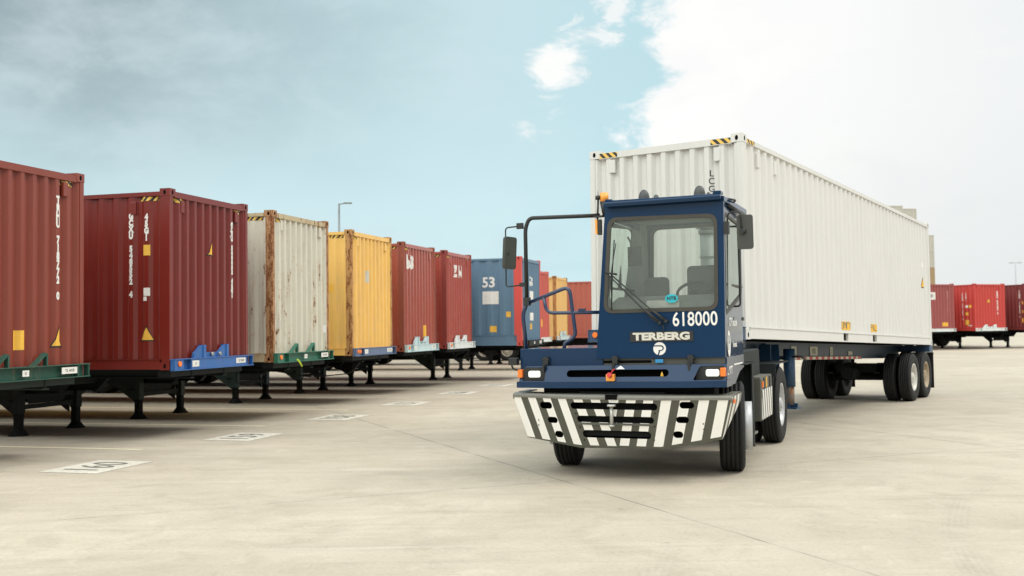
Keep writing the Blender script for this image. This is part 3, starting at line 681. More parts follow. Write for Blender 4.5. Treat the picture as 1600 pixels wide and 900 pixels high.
c7 = Container(row(18.09+1.295, -.97, ZB), (0, 0, ROT), 'faded blue extra-long container with coral red corner posts, marked 53', blu7, post=red7, rail=blu7, group=GR, L=16.15, Wd=2.59, tape=False, vent=False, side_pitch=.42, pe=.13, pl=.26, br=.33)
c7.words('left', 1.12, 2.06, '53', .46, bold=.012); c7.rect('left', 1.06, 1.57, .56, .42, WHITE); c7.rect('left', .46, 1.02, .16, .18, YEL); c7.rect('left', .98, .55, .22, .20, YEL)
c7.words('end', 1.3, 2.1, '53', .46, bold=.012); c7.rect('end', 1.35, 1.60, .5, .42, WHITE); c7.rect('end', 1.35, .95, .4, .26, WHITE); c7.rect('end', 1.3, .62, .22, .2, YEL)
c8 = lc(25.55, .48, 'coral red container just beyond the blue 53 container, seen through the handrail', cor8, post=cor8, tape=False)
c8.rect('end', 1.2, .75, .22, .3, YEL); c8.rect('end', 2.0, .62, .14, .1, YEL)
c9 = lc(31.6, 1.02, 'pale yellow container with an orange-brown corner post, seen through the handrail', yel9, post=org9, tape=False)
c10 = Container(row(37.2+CW/2, -4.4, ZB), (0, 0, ROT), 'terracotta container showing its long side beside the white container, farthest of the left row', red10, group=GR, tape=False)

G1 = paint('dark_green_bolster', (.014, .075, .052), .5, dirt=.5, rust=.28, scale=1.6); B2 = paint('bright_blue_bolster', (.030, .13, .38), .4, dirt=.3, rust=.28, scale=1.6)
G3 = paint('sea_green_bolster', (.028, .16, .105), .5, dirt=.5, rust=.28, scale=1.6); B4 = paint('grey_navy_bolster', (.11, .16, .27), .5, dirt=.5, rust=.1)
P5 = paint('pale_cyan_bolster', (.50, .64, .66), .5, dirt=.45, rust=.1); W6 = paint('white_bolster', (.66, .70, .69), .5, dirt=.4, rust=.1)
LT = paint('teal_leg_paint', (.020, .055, .062), .55, dirt=.4); LG = paint('dark_green_leg', (.009, .022, .017), .6)
def lt(c, label, m, style, rel=(0, 0), L=CL, **k):
    return chassis(c.root.location.copy(), (0, 0, ROT), label, ZB, m, group=TG, style=style, L=L, **k)
lt(c1, 'trailer with dark green front bolster under the brownish red container', G1, 2, frame=LG)
lt(c2, 'trailer with bright blue front bolster under the deep red container', B2, 1, frame=GREYM)
lt(c3, 'trailer with sea green front bolster and yellow cord under the cream container', G3, 2, legc=LG, frame=GREYM)
lt(c4, 'trailer with grey-navy front bolster under the faded yellow container', B4, 3, legc=LT, frame=GREYM, hang=1)
lt(c5, 'trailer with pale cyan front bolster under the red container marked b3', P5, 1, legc=LT)
lt(c6, 'trailer with white front bolster under the crimson container marked Z N', W6, 1)
lt(c7, 'trailer under the blue extra-long container marked 53', GREYM, 0, L=16.15, ax=(13.2, 14.45), legc=LG)
lt(c8, 'trailer with off-white front bolster under the coral red container', W6, 3)
lt(c9, 'trailer with pale front bolster under the pale yellow container', P5, 1)
lt(c10, 'trailer under the terracotta container at the far end of the left row', GREYM, 0)
cord = MB().tube([row(3.333+.75, -.135, 1.17), row(3.333+.80, -.16, 1.12), row(3.333+.88, -.17, 1.03)], .018, n=8).build('yellow_cord', flat('lime_cord', (.55, .72, .05), .6))
tag(cord, 'short lime yellow cord hanging from the sea green trailer front', 'cord')

# ------------------------------------------------------------------ white container and its trailer, on the road
WR = (-.0288448, -.0096201, R(-33.26102)); WX = Vector((math.cos(WR[2]), math.sin(WR[2]), 0))
from_euler = Euler(WR, 'YXZ'); 
M3 = Matrix.Rotation(WR[2], 3, 'Z') @ Matrix.Rotation(WR[0], 3, 'X') @ Matrix.Rotation(WR[1], 3, 'Y')
WN = Vector((3.2375, 14.4595, 1.5446))                       # its near bottom corner
wroot = WN - M3 @ Vector((CW/2, 0, 0))
offw = paint('off_white_paint', (.655, .65, .615), .42, dirt=.16, bump=.18)
wc = Container(wroot, (0, 0, 0), 'clean off-white long container being hauled by the blue tractor', offw, order='QUATERNION')
wc.root.rotation_quaternion = M3.to_quaternion()
wc.column('end', 1.96, 2.42, 'LCGU 402618 5', .098, .112, mat=BLACK, bold=.001)
for u, tx, w in ((5.05, 'EMPTY', .50), (6.98, 'FULL', .40)):
    wc.rect('right', u, .295, w, .15, YEL)
    t_ = wc.words('right', u, .295, tx, .17, mat=STENC, bold=.0); t_.location.x += .002
wc.tri('right', 11.45, 1.45, .16, .24)
wc.rect('right', 11.45, 1.85, .10, .12, WHITE)
NAVY = paint('navy_trailer_paint', (.013, .034, .060), .45, dirt=.5, rust=.06); NAVL = paint('bright_navy_leg', (.014, .055, .12), .42, dirt=.3)
def wz(v): return .525-(WN.z-.0288*v)
wt = chassis(wroot, (0, 0, 0), 'navy blue trailer with raised landing legs hitched behind the tractor', 1.46, paint('navy_bolster', (.03, .07, .14), .5), frame=NAVY, leg_clear=.36, order='QUATERNION', style=0, legc=NAVL, ax=(10.35, 11.6), axt=(wz(10.35), wz(11.6)), wheel_drop=wz(11.6), rims=(RIM, RIMR), legy=2.95, legx=.84, beam=.30, cross=False)
wt.rotation_quaternion = M3.to_quaternion()
# the side plates, reflective tape and mounting of this trailer's main beam
MB().box(.575, .582, 3.05, 8.3, -.305, -.255).build('reflective_tape', REFT, wt)
for a, c, tx in ((4.05, 4.32, 'U'), (5.1, 5.55, '9505'), (6.35, 6.52, '2'), (7.6, 7.9, '')):
    p = MB().box(.508+.005, .52, a, c, -.235, -.07 if tx != '' else -.15).build('number_plate', paint('plate_cream', (.50, .49, .38), .6, dirt=.5), wt)
    if tx: MB().add_mesh(text_mesh(tx, .13, .002), lambda q: Vector((.5225, (a+c)/2+q.x*.9, -.155+q.y))).build('lettering', STENC, p)
MB().box(.50, .56, 2.62, 8.4, -.05, -.012).box(.50, .575, 2.62, 8.4, -.31, -.295).build('beam_flange', NAVY, wt)
for y0 in (2.35, 2.75): MB().box(.55, .74, y0, y0+.02, -.74, -.05).build('leg_gusset', NAVL, wt)
MB().box(-.45, .45, 1.0, 2.3, -.30, -.17).build('kingpin_plate', NAVY, wt)
for x in (.90, .62): pass
MB().cyl((.86, 2.9, -.25), (1.12, 2.9, -.25), .018, n=8).cyl((1.06, 2.9, -.26), (1.06, 3.15, -.30), .015, n=8).build('crank_handle', BLACK, wt)

# ------------------------------------------------------------------ right-hand row
RR = R(21); RU = Vector((math.cos(RR), math.sin(RR), 0))
rr1 = paint('plum_red_paint', (.32, .08, .075), .6, dirt=.3); rr2 = paint('bright_red_paint', (.52, .055, .045), .5, dirt=.3); rr2e = rr2; rr3 = paint('dark_maroon_paint', (.17, .028, .026), .6, dirt=.3)
G2 = 'containers in the distant row on the right'; T2 = 'container trailers in the distant row on the right'
def rc(x, y, *a, **k): return Container(Vector((x, y, ZB))+RU*CW/2, (0, 0, RR), *a, group=G2, tape=False, **k)
r1 = rc(24.75, 62.75, 'plum red distant container just right of the white container, with a white square mark', rr1)
r1.column('end', 1.95, 2.45, 'GATU 842163 7', .10, .115); r1.rect('end', .72, 2.15, .55, .45, WHITE); r1.rect('end', .76, 2.15, .18, .2, rr1); r1.rect('end', 1.7, .42, .45, .24, YEL)
r2 = rc(28.35, 63.8, 'bright red distant container between the plum and the maroon one', rr2)
r2.column('left', .99, 2.35, 'SEGU 507482 2', .12, .13); r2.column('left', .71, 2.35, '45G1', .12, .13); r2.rect('left', .42, 1.50, .22, .18, YEL); r2.rect('left', .68, 1.50, .2, .16, WHITE); r2.rect('left', .68, 1.05, .26, .18, YEL); r2.rect('left', .66, .52, .36, .30, YEL); r2.rect('left', .45, .32, .3, .05, WHITE)
r2.column('end', 1.85, 2.42, 'SEGU 507482 2', .09, .11); r2.tri('end', 1.15, 1.85, .2, .24)
r3 = rc(32.0, 64.95, 'dark maroon distant container at the right edge of the photo', rr3)
r3.column('left', .43, 2.45, 'TCNU 118340 6', .12, .13); r3.rect('left', .17, 1.70, .2, .18, YEL); r3.rect('left', .17, 1.15, .2, .18, YEL); r3.rect('left', .17, .6, .26, .28, YEL)
chassis(r1.root.location.copy(), (0, 0, RR), 'distant trailer with white and yellow front bolster under the plum red container', ZB, W6, group=T2, style=3)
chassis(r2.root.location.copy(), (0, 0, RR), 'distant trailer with white horned bolster under the bright red container', ZB, W6, group=T2, style=1)
chassis(r3.root.location.copy(), (0, 0, RR), 'distant trailer under the maroon container at the right edge', ZB, GREYM, group=T2, style=0)

# ------------------------------------------------------------------ far container stacks (each box its own thing)
stackcols = {'w': paint('far_pale_grey', (.52, .50, .44), .7), 't': paint('far_tan', (.42, .30, .17), .7), 'o': paint('far_brown', (.30, .22, .13), .7)}
def far_box():
    b = MB(); pts = corr_points(2.44, .24, .06, .26)
    b.box(-1.16, 1.16, .06, 12.13, .05, 2.52)
    for sx in (-1, 1):
        for y0 in (0, 12.04):
            b.box(sx*1.22-(.12 if sx > 0 else 0), sx*1.22+(.12 if sx < 0 else 0), y0, y0+.15, 0, 2.56)
    for z0 in (0, 2.42): b.box(-1.10, 1.10, 0, .10, z0, z0+.14); b.box(-1.22, -1.12, .15, 12.04, z0, z0+.14); b.box(1.12, 1.22, .15, 12.04, z0, z0+.14)
    for i in range(1, 6): b.box(-1.10, 1.10, .03, .058, .15+i*.38, .20+i*.38)
    return b
fb0 = far_box().build('stacked_container', stackcols['w'])
first = True
STK = [('right edge stack', 165.5, 1461.5, 6, 'twttww', R(-3)), ('middle stack', 150, 1436.5, 7, 'wwwwwww', R(8)), ('left stack', 146, 1415, 7, 'wwwtwww', R(8))]
ordn = ['lowest', 'second', 'third', 'fourth', 'fifth', 'sixth', 'topmost']
for nm, d, px, n, cols, rz in STK:
    xr = (px-800)/1625.9*d
    for k in range(n):
        if first: o = fb0; first = False
        else: o = fb0.copy(); o.data = fb0.data.copy(); COL.objects.link(o)
        o.location = (xr-1.22, d, k*2.59); o.rotation_euler.z = rz; o.data.materials[0] = stackcols[cols[k]]
        lv = 'topmost' if k == n-1 else ordn[k]+' up' if k else 'lowest'
        where = {'right edge stack': 'in the far stack right of the white container', 'middle stack': 'in the middle far stack over the white roof', 'left stack': 'in the leftmost far stack over the white roof'}[nm]
        tag(o, '%s container %s, %s' % ({'w': 'pale grey', 't': 'tan brown', 'o': 'brown'}[cols[k]], where, lv), 'container', 'boxes in the far container stacks')

# ------------------------------------------------------------------ lamp posts, far empty flatbed
galv = flat('galvanised_pole', (.20, .21, .215), .5, metal=.4)
lp = empty('street_lamp', (-13.1, 79, 0), (0, 0, 0), 'thin grey single-arm lamp post rising behind the faded yellow container', 'street lamp')
MB().cyl((0, 0, 0), (0, 0, 11.3), .13, .07, 12).build('pole', galv, lp)
MB().cyl((0, 0, 11.25), (.45, 0, 11.32), .04, .035, 8).build('arm', galv, lp); MB().box(.35, .98, -.14, .14, 11.28, 11.38).build('lamp_head', galv, lp, bevel=.02)
pale = flat('hazy_grey_pole', (.42, .44, .45), .7)  # paler than the near pole: distance haze painted into the grey
lp = empty('street_lamp', (85.8, 177, 0), (0, 0, 0), 'faint tall double-arm lamp post above the bright red container at far right', 'street lamp')
MB().cyl((0, 0, 0), (0, 0, 11.6), .16, .08, 10).build('pole', pale, lp)
MB().cyl((-.6, 0, 11.55), (.6, 0, 11.55), .05, n=8).build('arm', pale, lp)
for sx in (-1, 1): MB().box(sx*.75-.3, sx*.75+.3, -.15, .15, 11.45, 11.6).build('lamp_head', pale, lp)
gb = paint('weathered_green_steel', (.26, .30, .22), .7, dirt=.6, rust=.25)
fl = empty('flat_rack', (-9.8, 57.4, 0), (0, 0, R(5)), 'weathered pale green empty flat rack lying on blocks beyond the parked trailers', 'flat rack')
MB().box(0, 11.9, -.12, .12, .22, .62).box(0, 11.9, 2.1, 2.34, .22, .62).box(.1, 11.8, 0, 2.2, .50, .60).build('deck', gb, fl, bevel=.01)
for x in (1.0, 6.9, 9.2): MB().box(x, x+.55, -.10, 2.3, 0, .22).build('block', UNDER, fl)
MB().box(2.9, 3.25, -.16, -.125, .25, .60).build('rust_patch_plate', paint('rust_plate', (.30, .14, .06), .8, rust=.7), fl)
MB().cyl((.2, -.20, .45), (1.6, -.20, .45), .14, n=12).build('rolled_tarpaulin', flat('pale_tarp', (.45, .46, .38), .8), fl)

# ------------------------------------------------------------------ the terminal tractor
TR = empty('terminal_tractor', (1.67, 12.95, 0), (0, 0, R(-21.8)), 'dark blue terminal tractor numbered 618000 with black and white striped bumper', 'tractor')
TILT = -.012
def body(b, name, mats, parent=None, bevel=0):
    o = b.build(name, mats, parent or TR, bevel=bevel)
    if parent is None: o.rotation_euler.y = TILT       # the sprung cab and body lean slightly
    return o
def yf(z): return -1.06+.045*(z-1.38)/1.74            # cab front plane
def zx(z): return (z-1.38)/1.74
# cab shell
cab = MB()
win = rquad((-.115, 2.985), (1.10, 2.955), (1.085, 1.925), (-.19, 1.925), .10)
cab.add_mesh(plate_mesh([(-.315, 1.375), (1.175, 1.375), (1.20, 3.12), (-.175, 3.13)], [win], .03), lambda c: Vector((c.x, yf(c.y)+.015+c.z, c.y)))
swin = rquad((-.90, 2.985), (.40, 2.96), (.40, 2.10), (-.93, 1.86), .07)
for side in (1, -1):
    def f(c, side=side):
        y, z = c.x, c.y; k = (y+1.06)/1.56
        x = (1.175+.025*zx(z)-.06*k) if side > 0 else (-.315+.14*zx(z)+.05*k)
        return Vector((x-side*(.015+c.z), y, z))
    cab.add_mesh(plate_mesh([(-1.03, 1.31), (.50, 1.31), (.50, 3.08), (-1.0, 3.12)], [swin], .03), f)
cab.add_mesh(plate_mesh([(-.25, 1.35), (1.09, 1.35), (1.11, 3.09), (-.13, 3.09)], [rquad((-.0, 3.0), (.98, 3.0), (.97, 1.98), (-.03, 1.98), .10)], .03), lambda c: Vector((c.x, .50+c.z, c.y)))
cabo = body(cab, 'cab', BLUE)
b = MB().box(-.20, 1.205, -1.0, .56, 3.115, 3.175)
b.prism([(-1.10, 3.125), (-.98, 3.155), (-.98, 3.195), (-1.09, 3.195), (-1.115, 3.165)], 0, -.155, 1.185)
b.cyl((-.13, -1.09, 3.19), (1.16, -1.09, 3.18), .012, n=8)
b.box(1.10, 1.19, -1.10, -.95, 3.19, 3.225); b.box(-.15, -.07, -1.10, -.95, 3.19, 3.215)
body(b, 'roof', BLUE, bevel=.008)
# window seals and panes
def ring(win_o, win_i, th, fn, name, parent=None):
    return body(MB().add_mesh(plate_mesh(win_o, [win_i], th), fn), name, SEAL, parent)
wo = rquad((-.145, 3.012), (1.127, 2.982), (1.112, 1.897), (-.22, 1.897), .12); wi = rquad((-.100, 2.970), (1.085, 2.940), (1.070, 1.940), (-.175, 1.940), .09)
ring(wo, wi, .022, lambda c: Vector((c.x, yf(c.y)+.004+c.z, c.y)), 'window_seal')
body(MB().add_mesh(plate_mesh(win, [], 0), lambda c: Vector((c.x, yf(c.y)+.012, c.y))), 'windscreen', GLASS)
so = rquad((-.925, 3.008), (.42, 2.982), (.42, 2.075), (-.955, 1.835), .085); si = rquad((-.885, 2.972), (.388, 2.948), (.388, 2.112), (-.915, 1.875), .06)
for side in (1, -1):
    def f(c, side=side, o=0.0):
        y, z = c.x, c.y; k = (y+1.06)/1.56
        x = (1.175+.025*zx(z)-.06*k) if side > 0 else (-.315+.14*zx(z)+.05*k)
        return Vector((x-side*(.004+c.z), y, z))
    ring(so, si, .014, f, 'window_seal')
    body(MB().add_mesh(plate_mesh(swin, [], 0), lambda c: f(Vector((c.x, c.y, .008)))), 'side_window', GLASS)
    x0, x1 = sorted((f(Vector((0, 2.2, 0))).x+side*.006, f(Vector((0, 2.2, 0))).x-side*.02))
    body(MB().box(x0, x1, -.90, .40, 2.185, 2.21).box(x0, x1, -.36, -.335, 2.2, 2.96), 'window_bar', SEAL)
body(MB().add_mesh(plate_mesh(rquad((-.0, 3.0), (.98, 3.0), (.97, 1.98), (-.03, 1.98), .10), [], 0), lambda c: Vector((c.x, .50, c.y))), 'rear_window', GLASS)
ring(rquad((-.02, 3.02), (1.0, 3.02), (.99, 1.96), (-.05, 1.96), .12), rquad((.02, 2.98), (.96, 2.98), (.95, 2.0), (-.01, 2.0), .09), .05, lambda c: Vector((c.x, .50+c.z, c.y)), 'window_seal')
body(MB().tube([(1.13, -.20, 1.95), (1.215, -.20, 1.95), (1.215, -.20, 2.9), (1.13, -.2, 2.9)], .012, n=8), 'door_handle_bar', BLACK)
body(MB().box(1.185, 1.20, .02, .14, 1.78, 1.82), 'door_handle', BLACK)
# interior
body(MB().box(-.22, 1.10, -.95, .46, 1.40, 1.50), 'cab_floor', INNER)
body(MB().prism([(-1.0, 1.5), (-1.0, 1.88), (-.90, 2.01), (-.55, 2.10), (-.42, 2.02), (-.42, 1.5)], 0, -.19, 1.10), 'dashboard', INNER, bevel=.03)
body(MB().box(-.22, 1.12, .44, .47, 1.5, 2.0), 'rear_trim', INNER)
body(MB().box(-.21, -.05, .30, .46, 1.5, 3.08).box(-.19, 1.12, -.90, .45, 3.04, 3.10), 'pillar_trim', INNER, bevel=.02)
for x0, x1, zt in ((.02, .33, 2.34), (.56, .98, 2.46)):
    s_ = body(MB().box(x0, x1, -.12, .02, 1.75, zt), 'seat', SEATM, bevel=.05)
    body(MB().box(x0-.03, x1+.03, -.50, -.08, 1.66, 1.80), 'seat_cushion', SEATM, s_, bevel=.04)
sw = MB(); cen = Vector((.70, -.36, 2.13)); ax_ = Vector((0, -.62, .78)).normalized(); u_ = Vector((1, 0, 0)); w_ = ax_.cross(u_)
sw.tube([cen+(u_*math.cos(t)+w_*math.sin(t))*.20 for t in [i*math.pi/12 for i in range(25)]], .018, n=8, bend=0.02, seg=1)
for a in (0, 2.1, 4.2): sw.cyl(cen-ax_*.03, cen+(u_*math.cos(a)+w_*math.sin(a))*.195, .014, n=6)
sw.cyl(cen-ax_*.05, cen+ax_*.0, .05, n=14); sw.cyl(cen-ax_*.35, cen, .03, n=10)
body(sw, 'steering_wheel', BLACK)
body(MB().tube([(.02, -.75, 2.55), (.05, -.72, 2.72), (.0, -.7, 2.80)], .012, n=6).box(-.0, .17, -.72, -.69, 2.45, 2.68), 'interior_mirror', BLACK)
body(MB().box(.28, .66, -.99, -.985, 1.945, 2.03), 'paper_sheet', WHITE)
ns = [( .585+.075*math.cos(t), 2.045+.050*math.sin(t)) for t in [i*math.pi/12 for i in range(24)]]
st_ = body(MB().add_mesh(plate_mesh(ns, [], 0), lambda c: Vector((c.x, yf(c.y)+.002, c.y))), 'round_sticker', CYAN)
body(MB().add_mesh(text_mesh('NTB', .055, .002), lambda c: Vector((.585+c.x, yf(2.045)+.0, 2.045+c.y))), 'lettering', BLACK, st_)
# wipers
wb = MB()
wb.tube([(-.05, -1.10, 2.74), (-.085, -1.095, 2.38), (-.105, -1.10, 1.93)], .008, n=6).tube([(-.03, -1.105, 2.70), (-.095, -1.12, 2.35), (-.10, -1.105, 2.0)], .006, n=6)
wb.tube([(-.155, -1.13, 2.37), (.40, -1.12, 1.80), (.45, -1.10, 1.785)], .009, n=6).tube([(-.08, -1.13, 2.33), (.49, -1.12, 1.81), (.52, -1.09, 1.79)], .009, n=6)
wb.tube([(-.17, -1.13, 2.37), (-.02, -1.13, 2.34)], .012, n=6)
wb.cyl((.30, -1.135, 1.915), (.47, -1.115, 1.775), .014, n=8).cyl((.38, -1.135, 1.915), (.54, -1.115, 1.79), .014, n=8)
wb.cyl((.46, -1.05, 1.775), (.46, -1.13, 1.775), .018, n=8).cyl((.53, -1.05, 1.79), (.53, -1.13, 1.79), .018, n=8)
wb.tube([(.49, -1.08, 1.78), (.495, -1.10, 1.70), (.49, -1.07, 1.66)], .005, n=6)
body(wb, 'wiper', BLACK)
# lettering on the front
def sign(txt, x, z, size, mat, sx=1, bold=0, yoff=-.004, par=None, name='lettering', space=1.0):
    return body(MB().add_mesh(text_mesh(txt, size, bold, space=space), lambda c: Vector((x+c.x*sx, yf(z)+yoff, z+c.y))), name, mat, par)
sign('618000', .845, 1.800, .222, WHITE, .76, .003, space=1.02)
pl = body(MB().box(.095, .825, yf(1.62)-.010, yf(1.62), 1.562, 1.676), 'name_plate', BLACK)
sign('TERBERG', .460, 1.617, .112, flat('cream_letters', (.66, .63, .55), .5), 1.42, .006, yoff=-.013, par=pl)
lg = body(MB().add_mesh(plate_mesh([(.435+.073*math.cos(t), 1.481+.073*math.sin(t)) for t in [i*math.pi/24 for i in range(48)]], [], 0), lambda c: Vector((c.x, yf(c.y)-.003, c.y))), 'round_emblem', WHITE)
em = [(-.075, .030), (.012, .030), (.030, .024), (.036, .010), (.030, -.006), (.014, -.012), (-.012, -.012), (-.012, -.0225), (.018, -.0225), (.040, -.012), (.050, .010), (.042, .032), (.020, .0425), (-.072, .0425)]
body(MB().add_mesh(plate_mesh([(.435+x, 1.481+y-.004) for x, y in em], [], 0), lambda c: Vector((c.x, yf(c.y)-.0055, c.y))), 'emblem_mark', BLUE, lg)
body(MB().add_mesh(plate_mesh([(.435+x, 1.481+y) for x, y in ((-.024, -.072), (-.010, -.076), (.006, -.026), (-.006, -.020))], [], 0), lambda c: Vector((c.x, yf(c.y)-.0055, c.y))), 'emblem_mark', BLUE, lg)
body(MB().box(.385, .475, -1.076, -1.072, 1.322, 1.362), 'blue_sticker', flat('light_blue_sticker', (.03, .28, .55), .5))
# side door lettering
def sidetxt(txt, y, z, size, sx=1, mat=WHITE, bold=.003):
    x = 1.175+.025*zx(z)-.06*((y+1.06)/1.56)
    return body(MB().add_mesh(text_mesh(txt, size, bold), lambda c: Vector((x+.004-.0385*(c.x*sx), y+c.x*sx, z+c.y))), 'lettering', mat)
sidetxt('CTP SeaLine', -.42, 1.76, .13, 1.0); sidetxt('Terminals', -.30, 1.50, .09)
body(MB().add_mesh(plate_mesh([(-.78+.12*math.cos(t), 1.52+.15*math.sin(t)) for t in [i*math.pi/16 for i in range(32)]], [], 0), lambda c: Vector((1.1665-.0385*(c.x+.78)+.004, c.x, c.y))), 'round_emblem', WHITE)
sidetxt('P', -.78, 1.52, .24, mat=BLUE).location.x += .002
# deck on the nearside, front panel, dark band
b = MB().box(-1.27, -.24, -1.045, .95, 1.06, 1.505)
body(b, 'side_deck', BLUE, bevel=.008)
body(MB().box(-1.235, 1.165, -1.03, -.6, 1.29, 1.378), 'lower_band', OLIVE)
body(MB().add_mesh(plate_mesh(rrect(-.42, .33, 1.322, 1.352, .015), [], .004), lambda c: Vector((c.x, -1.033+c.z, c.y))), 'vent_slot', VOID)
# nose: front skin with cut-outs, swept wings
def ny(x, z): return -1.155-(1.30-z)/.18*.085+max(0, abs(x+.02)-.80)*.21
nose = MB()
nose.add_mesh(plate_mesh([(-1.25, 1.12), (1.19, 1.12), (1.19, 1.30), (.80, 1.302), (-.80, 1.302), (-1.22, 1.30)], [rrect(-.635, .565, 1.172, 1.252, .04), rrect(-1.205, -.905, 1.128, 1.285, .02), rquad((.905, 1.282), (1.165, 1.282), (1.165, 1.13), (.84, 1.13), .02)], .01), lambda c: Vector((c.x, 0, c.y)) + Vector((0, c.z, 0)))
for k in (-.82, .78): bmesh.ops.bisect_plane(nose.bm, geom=nose.bm.verts[:]+nose.bm.edges[:]+nose.bm.faces[:], plane_co=(k, 0, 0), plane_no=(1, 0, 0), dist=1e-5)
for v in nose.bm.verts: v.co.y += ny(v.co.x, v.co.z)
top = [(-1.22, ny(-1.22, 1.3)), (-.82, ny(-.82, 1.3)), (.78, ny(.78, 1.3)), (1.19, ny(1.19, 1.3)), (1.19, -.95), (-1.22, -.95)]
nose.prism(top, 2, 1.296, 1.303)
lip = [(-1.27, ny(-1.27, 1.12)-.035), (-.82, ny(-.82, 1.12)-.035), (.78, ny(.78, 1.12)-.035), (1.205, ny(1.205, 1.12)-.035), (1.205, -.85), (-1.27, -.85)]
nose.prism(lip, 2, 1.050, 1.121)
body(nose, 'nose_panel', BLUE)
# side of the nose, with the wheel-arch cut
body(MB().prism([(-1.06, 1.052), (-.55, 1.052), (-.20, 1.18), (.10, 1.22), (.10, 1.37), (-1.02, 1.37)], 0, 1.165, 1.185), 'side_panel', BLUE, bevel=.004)
body(MB().add_mesh(text_mesh('YT', .12, .004), lambda c: Vector((1.188, -.82+c.x*1.6, 1.22+c.y))), 'lettering', WHITE)
body(MB().box(1.187, 1.189, -.60, -.02, 1.268, 1.285).box(1.187, 1.189, -1.03, -.95, 1.178, 1.19), 'white_stripe', WHITE)
body(MB().box(-1.20, 1.15, -1.07, -.60, 1.06, 1.29), 'inner_housing', VOID)
for x0, x1, lx0, lx1, ox0, ox1 in ((-1.20, -.91, -1.135, -.985, -1.262, -1.205), (.85, 1.16, .965, 1.115, 1.13, 1.185)):
    h_ = body(MB().box(x0, x1, -1.125, -1.07, 1.125, 1.285), 'headlight_housing', BLACK)
    body(MB().box(lx0, lx1, ny((lx0+lx1)/2, 1.2)-.005, -1.08, 1.165, 1.245), 'headlight', GLINT, bevel=.022)
    body(MB().box(ox0, ox1, -1.165, -1.06, 1.165, 1.262), 'indicator_lamp', ORANGE, bevel=.008)
for x in (-.93, -.085, .79):
    c_ = MB().box(x-.03, x+.03, -1.10, -1.03, 1.30, 1.405).box(x-.022, x+.022, -1.17, -1.05, 1.285, 1.315).cyl((x-.045, -1.085, 1.37), (x+.045, -1.085, 1.37), .013, n=8).box(x-.012, x+.012, -1.19, -1.15, 1.23, 1.31)
    body(c_, 'hood_latch', BLACK)
body(MB().add_mesh(plate_mesh([(-.05, 1.258), (.055, 1.258), (.003, 1.298)], [], 0), lambda c: Vector((c.x, ny(c.x, c.y)-.008, c.y))), 'white_triangle_sign', WHITE)
es = body(MB().box(-.145, -.045, -1.275, -1.215, 1.125, 1.205), 'stop_button_box', AMBER, bevel=.008)
body(MB().cyl((-.095, -1.27, 1.19), (-.095, -1.31, 1.20), .028, n=14).tube([(-.09, -1.25, 1.20), (-.07, -1.25, 1.25), (-.05, -1.22, 1.26)], .008, n=6), 'stop_button', REDM, es)
body(MB().prism([(.47, 1.175), (.50, 1.175), (.495, 1.20), (.485, 1.225), (.475, 1.20)], 1, -1.20, -1.17), 'yellow_tag', YEL)
cm = body(MB().box(-1.385, -1.275, -1.15, -1.06, 1.315, 1.40), 'side_lamp', BLACK, bevel=.006)
body(MB().tube([(-1.36, -1.1, 1.31), (-1.34, -1.1, 1.27), (-1.22, -1.1, 1.235)], .012, n=6), 'lamp_bracket', BLACK, cm)
# handrails
RL = paint('rail_blue', (.010, .028, .080), .28, coat=.6)
body(MB().tube([(-.27, -.93, 3.055), (-1.15, -.95, 3.075), (-1.20, -.95, 2.95), (-1.205, -.95, 2.04)], .024, n=12, bend=.16, seg=8).box(-1.235, -1.165, -.985, -.915, 2.02, 2.12), 'black_handrail', BLACK)
body(MB().tube([(-1.195, -.95, 2.06), (-1.26, -.95, 1.93), (-1.225, -.95, 1.50)], .024, n=12, bend=.10), 'handrail', RL)
body(MB().tube([(-1.19, -.95, 2.05), (-.66, -.95, 2.235), (-.595, -.95, 1.64), (-.735, -.95, 1.56), (-.745, -.95, 1.50)], .023, n=12, bend=.10), 'handrail', RL)
body(MB().tube([(-.985, -.95, 2.12), (-.955, -.95, 1.925), (-.29, -.95, 1.915)], .021, n=12, bend=.13).box(-.55, -.47, -.975, -.925, 1.93, 1.965), 'handrail', RL)
# mirrors
ml = MB(); MX = Matrix.Translation((-1.405, -.97, 2.665)) @ Matrix.Rotation(R(57), 4, 'Z') @ Matrix.Rotation(R(4), 4, 'Y')
ml.add_mesh(plate_mesh(rrect(-.085, .085, -.195, .195, .03), [], .05), lambda c: MX @ Vector((c.x, c.z, c.y)))
MIRM = flat('mirror_shell', (.050, .055, .047), .55)
mlo = body(ml, 'mirror', MIRM, bevel=.008)
body(MB().tube([(-1.22, -.97, 2.985), (-1.45, -.97, 2.975), (-1.455, -.98, 2.255), (-1.22, -.97, 2.275)], .009, n=8, bend=.04).box(-1.30, -1.22, -.99, -.95, 2.95, 3.02).box(-1.28, -1.20, -.99, -.95, 2.25, 2.30).cyl((-1.42, -1.03, 2.66), (-1.42, -.99, 2.66), .025, n=12), 'mirror_arm', BLACK, mlo)
mr = MB(); MX2 = Matrix.Translation((1.425, -1.0, 2.755)) @ Matrix.Rotation(R(12), 4, 'Z')
mr.add_mesh(plate_mesh(rrect(-.088, .088, -.19, .19, .03), [], .055), lambda c: MX2 @ Vector((c.x, c.z, c.y)))
mro = body(mr, 'mirror', MIRM, bevel=.008)
body(MB().tube([(1.235, -1.02, 2.86), (1.245, -1.03, 2.975), (1.385, -1.06, 2.985), (1.40, -1.06, 2.77)], .010, n=8, bend=.04).box(1.20, 1.255, -1.06, -.98, 2.74, 2.88).cyl((1.40, -1.075, 2.76), (1.42, -1.02, 2.76), .03, n=12), 'mirror_arm', BLACK, mro)
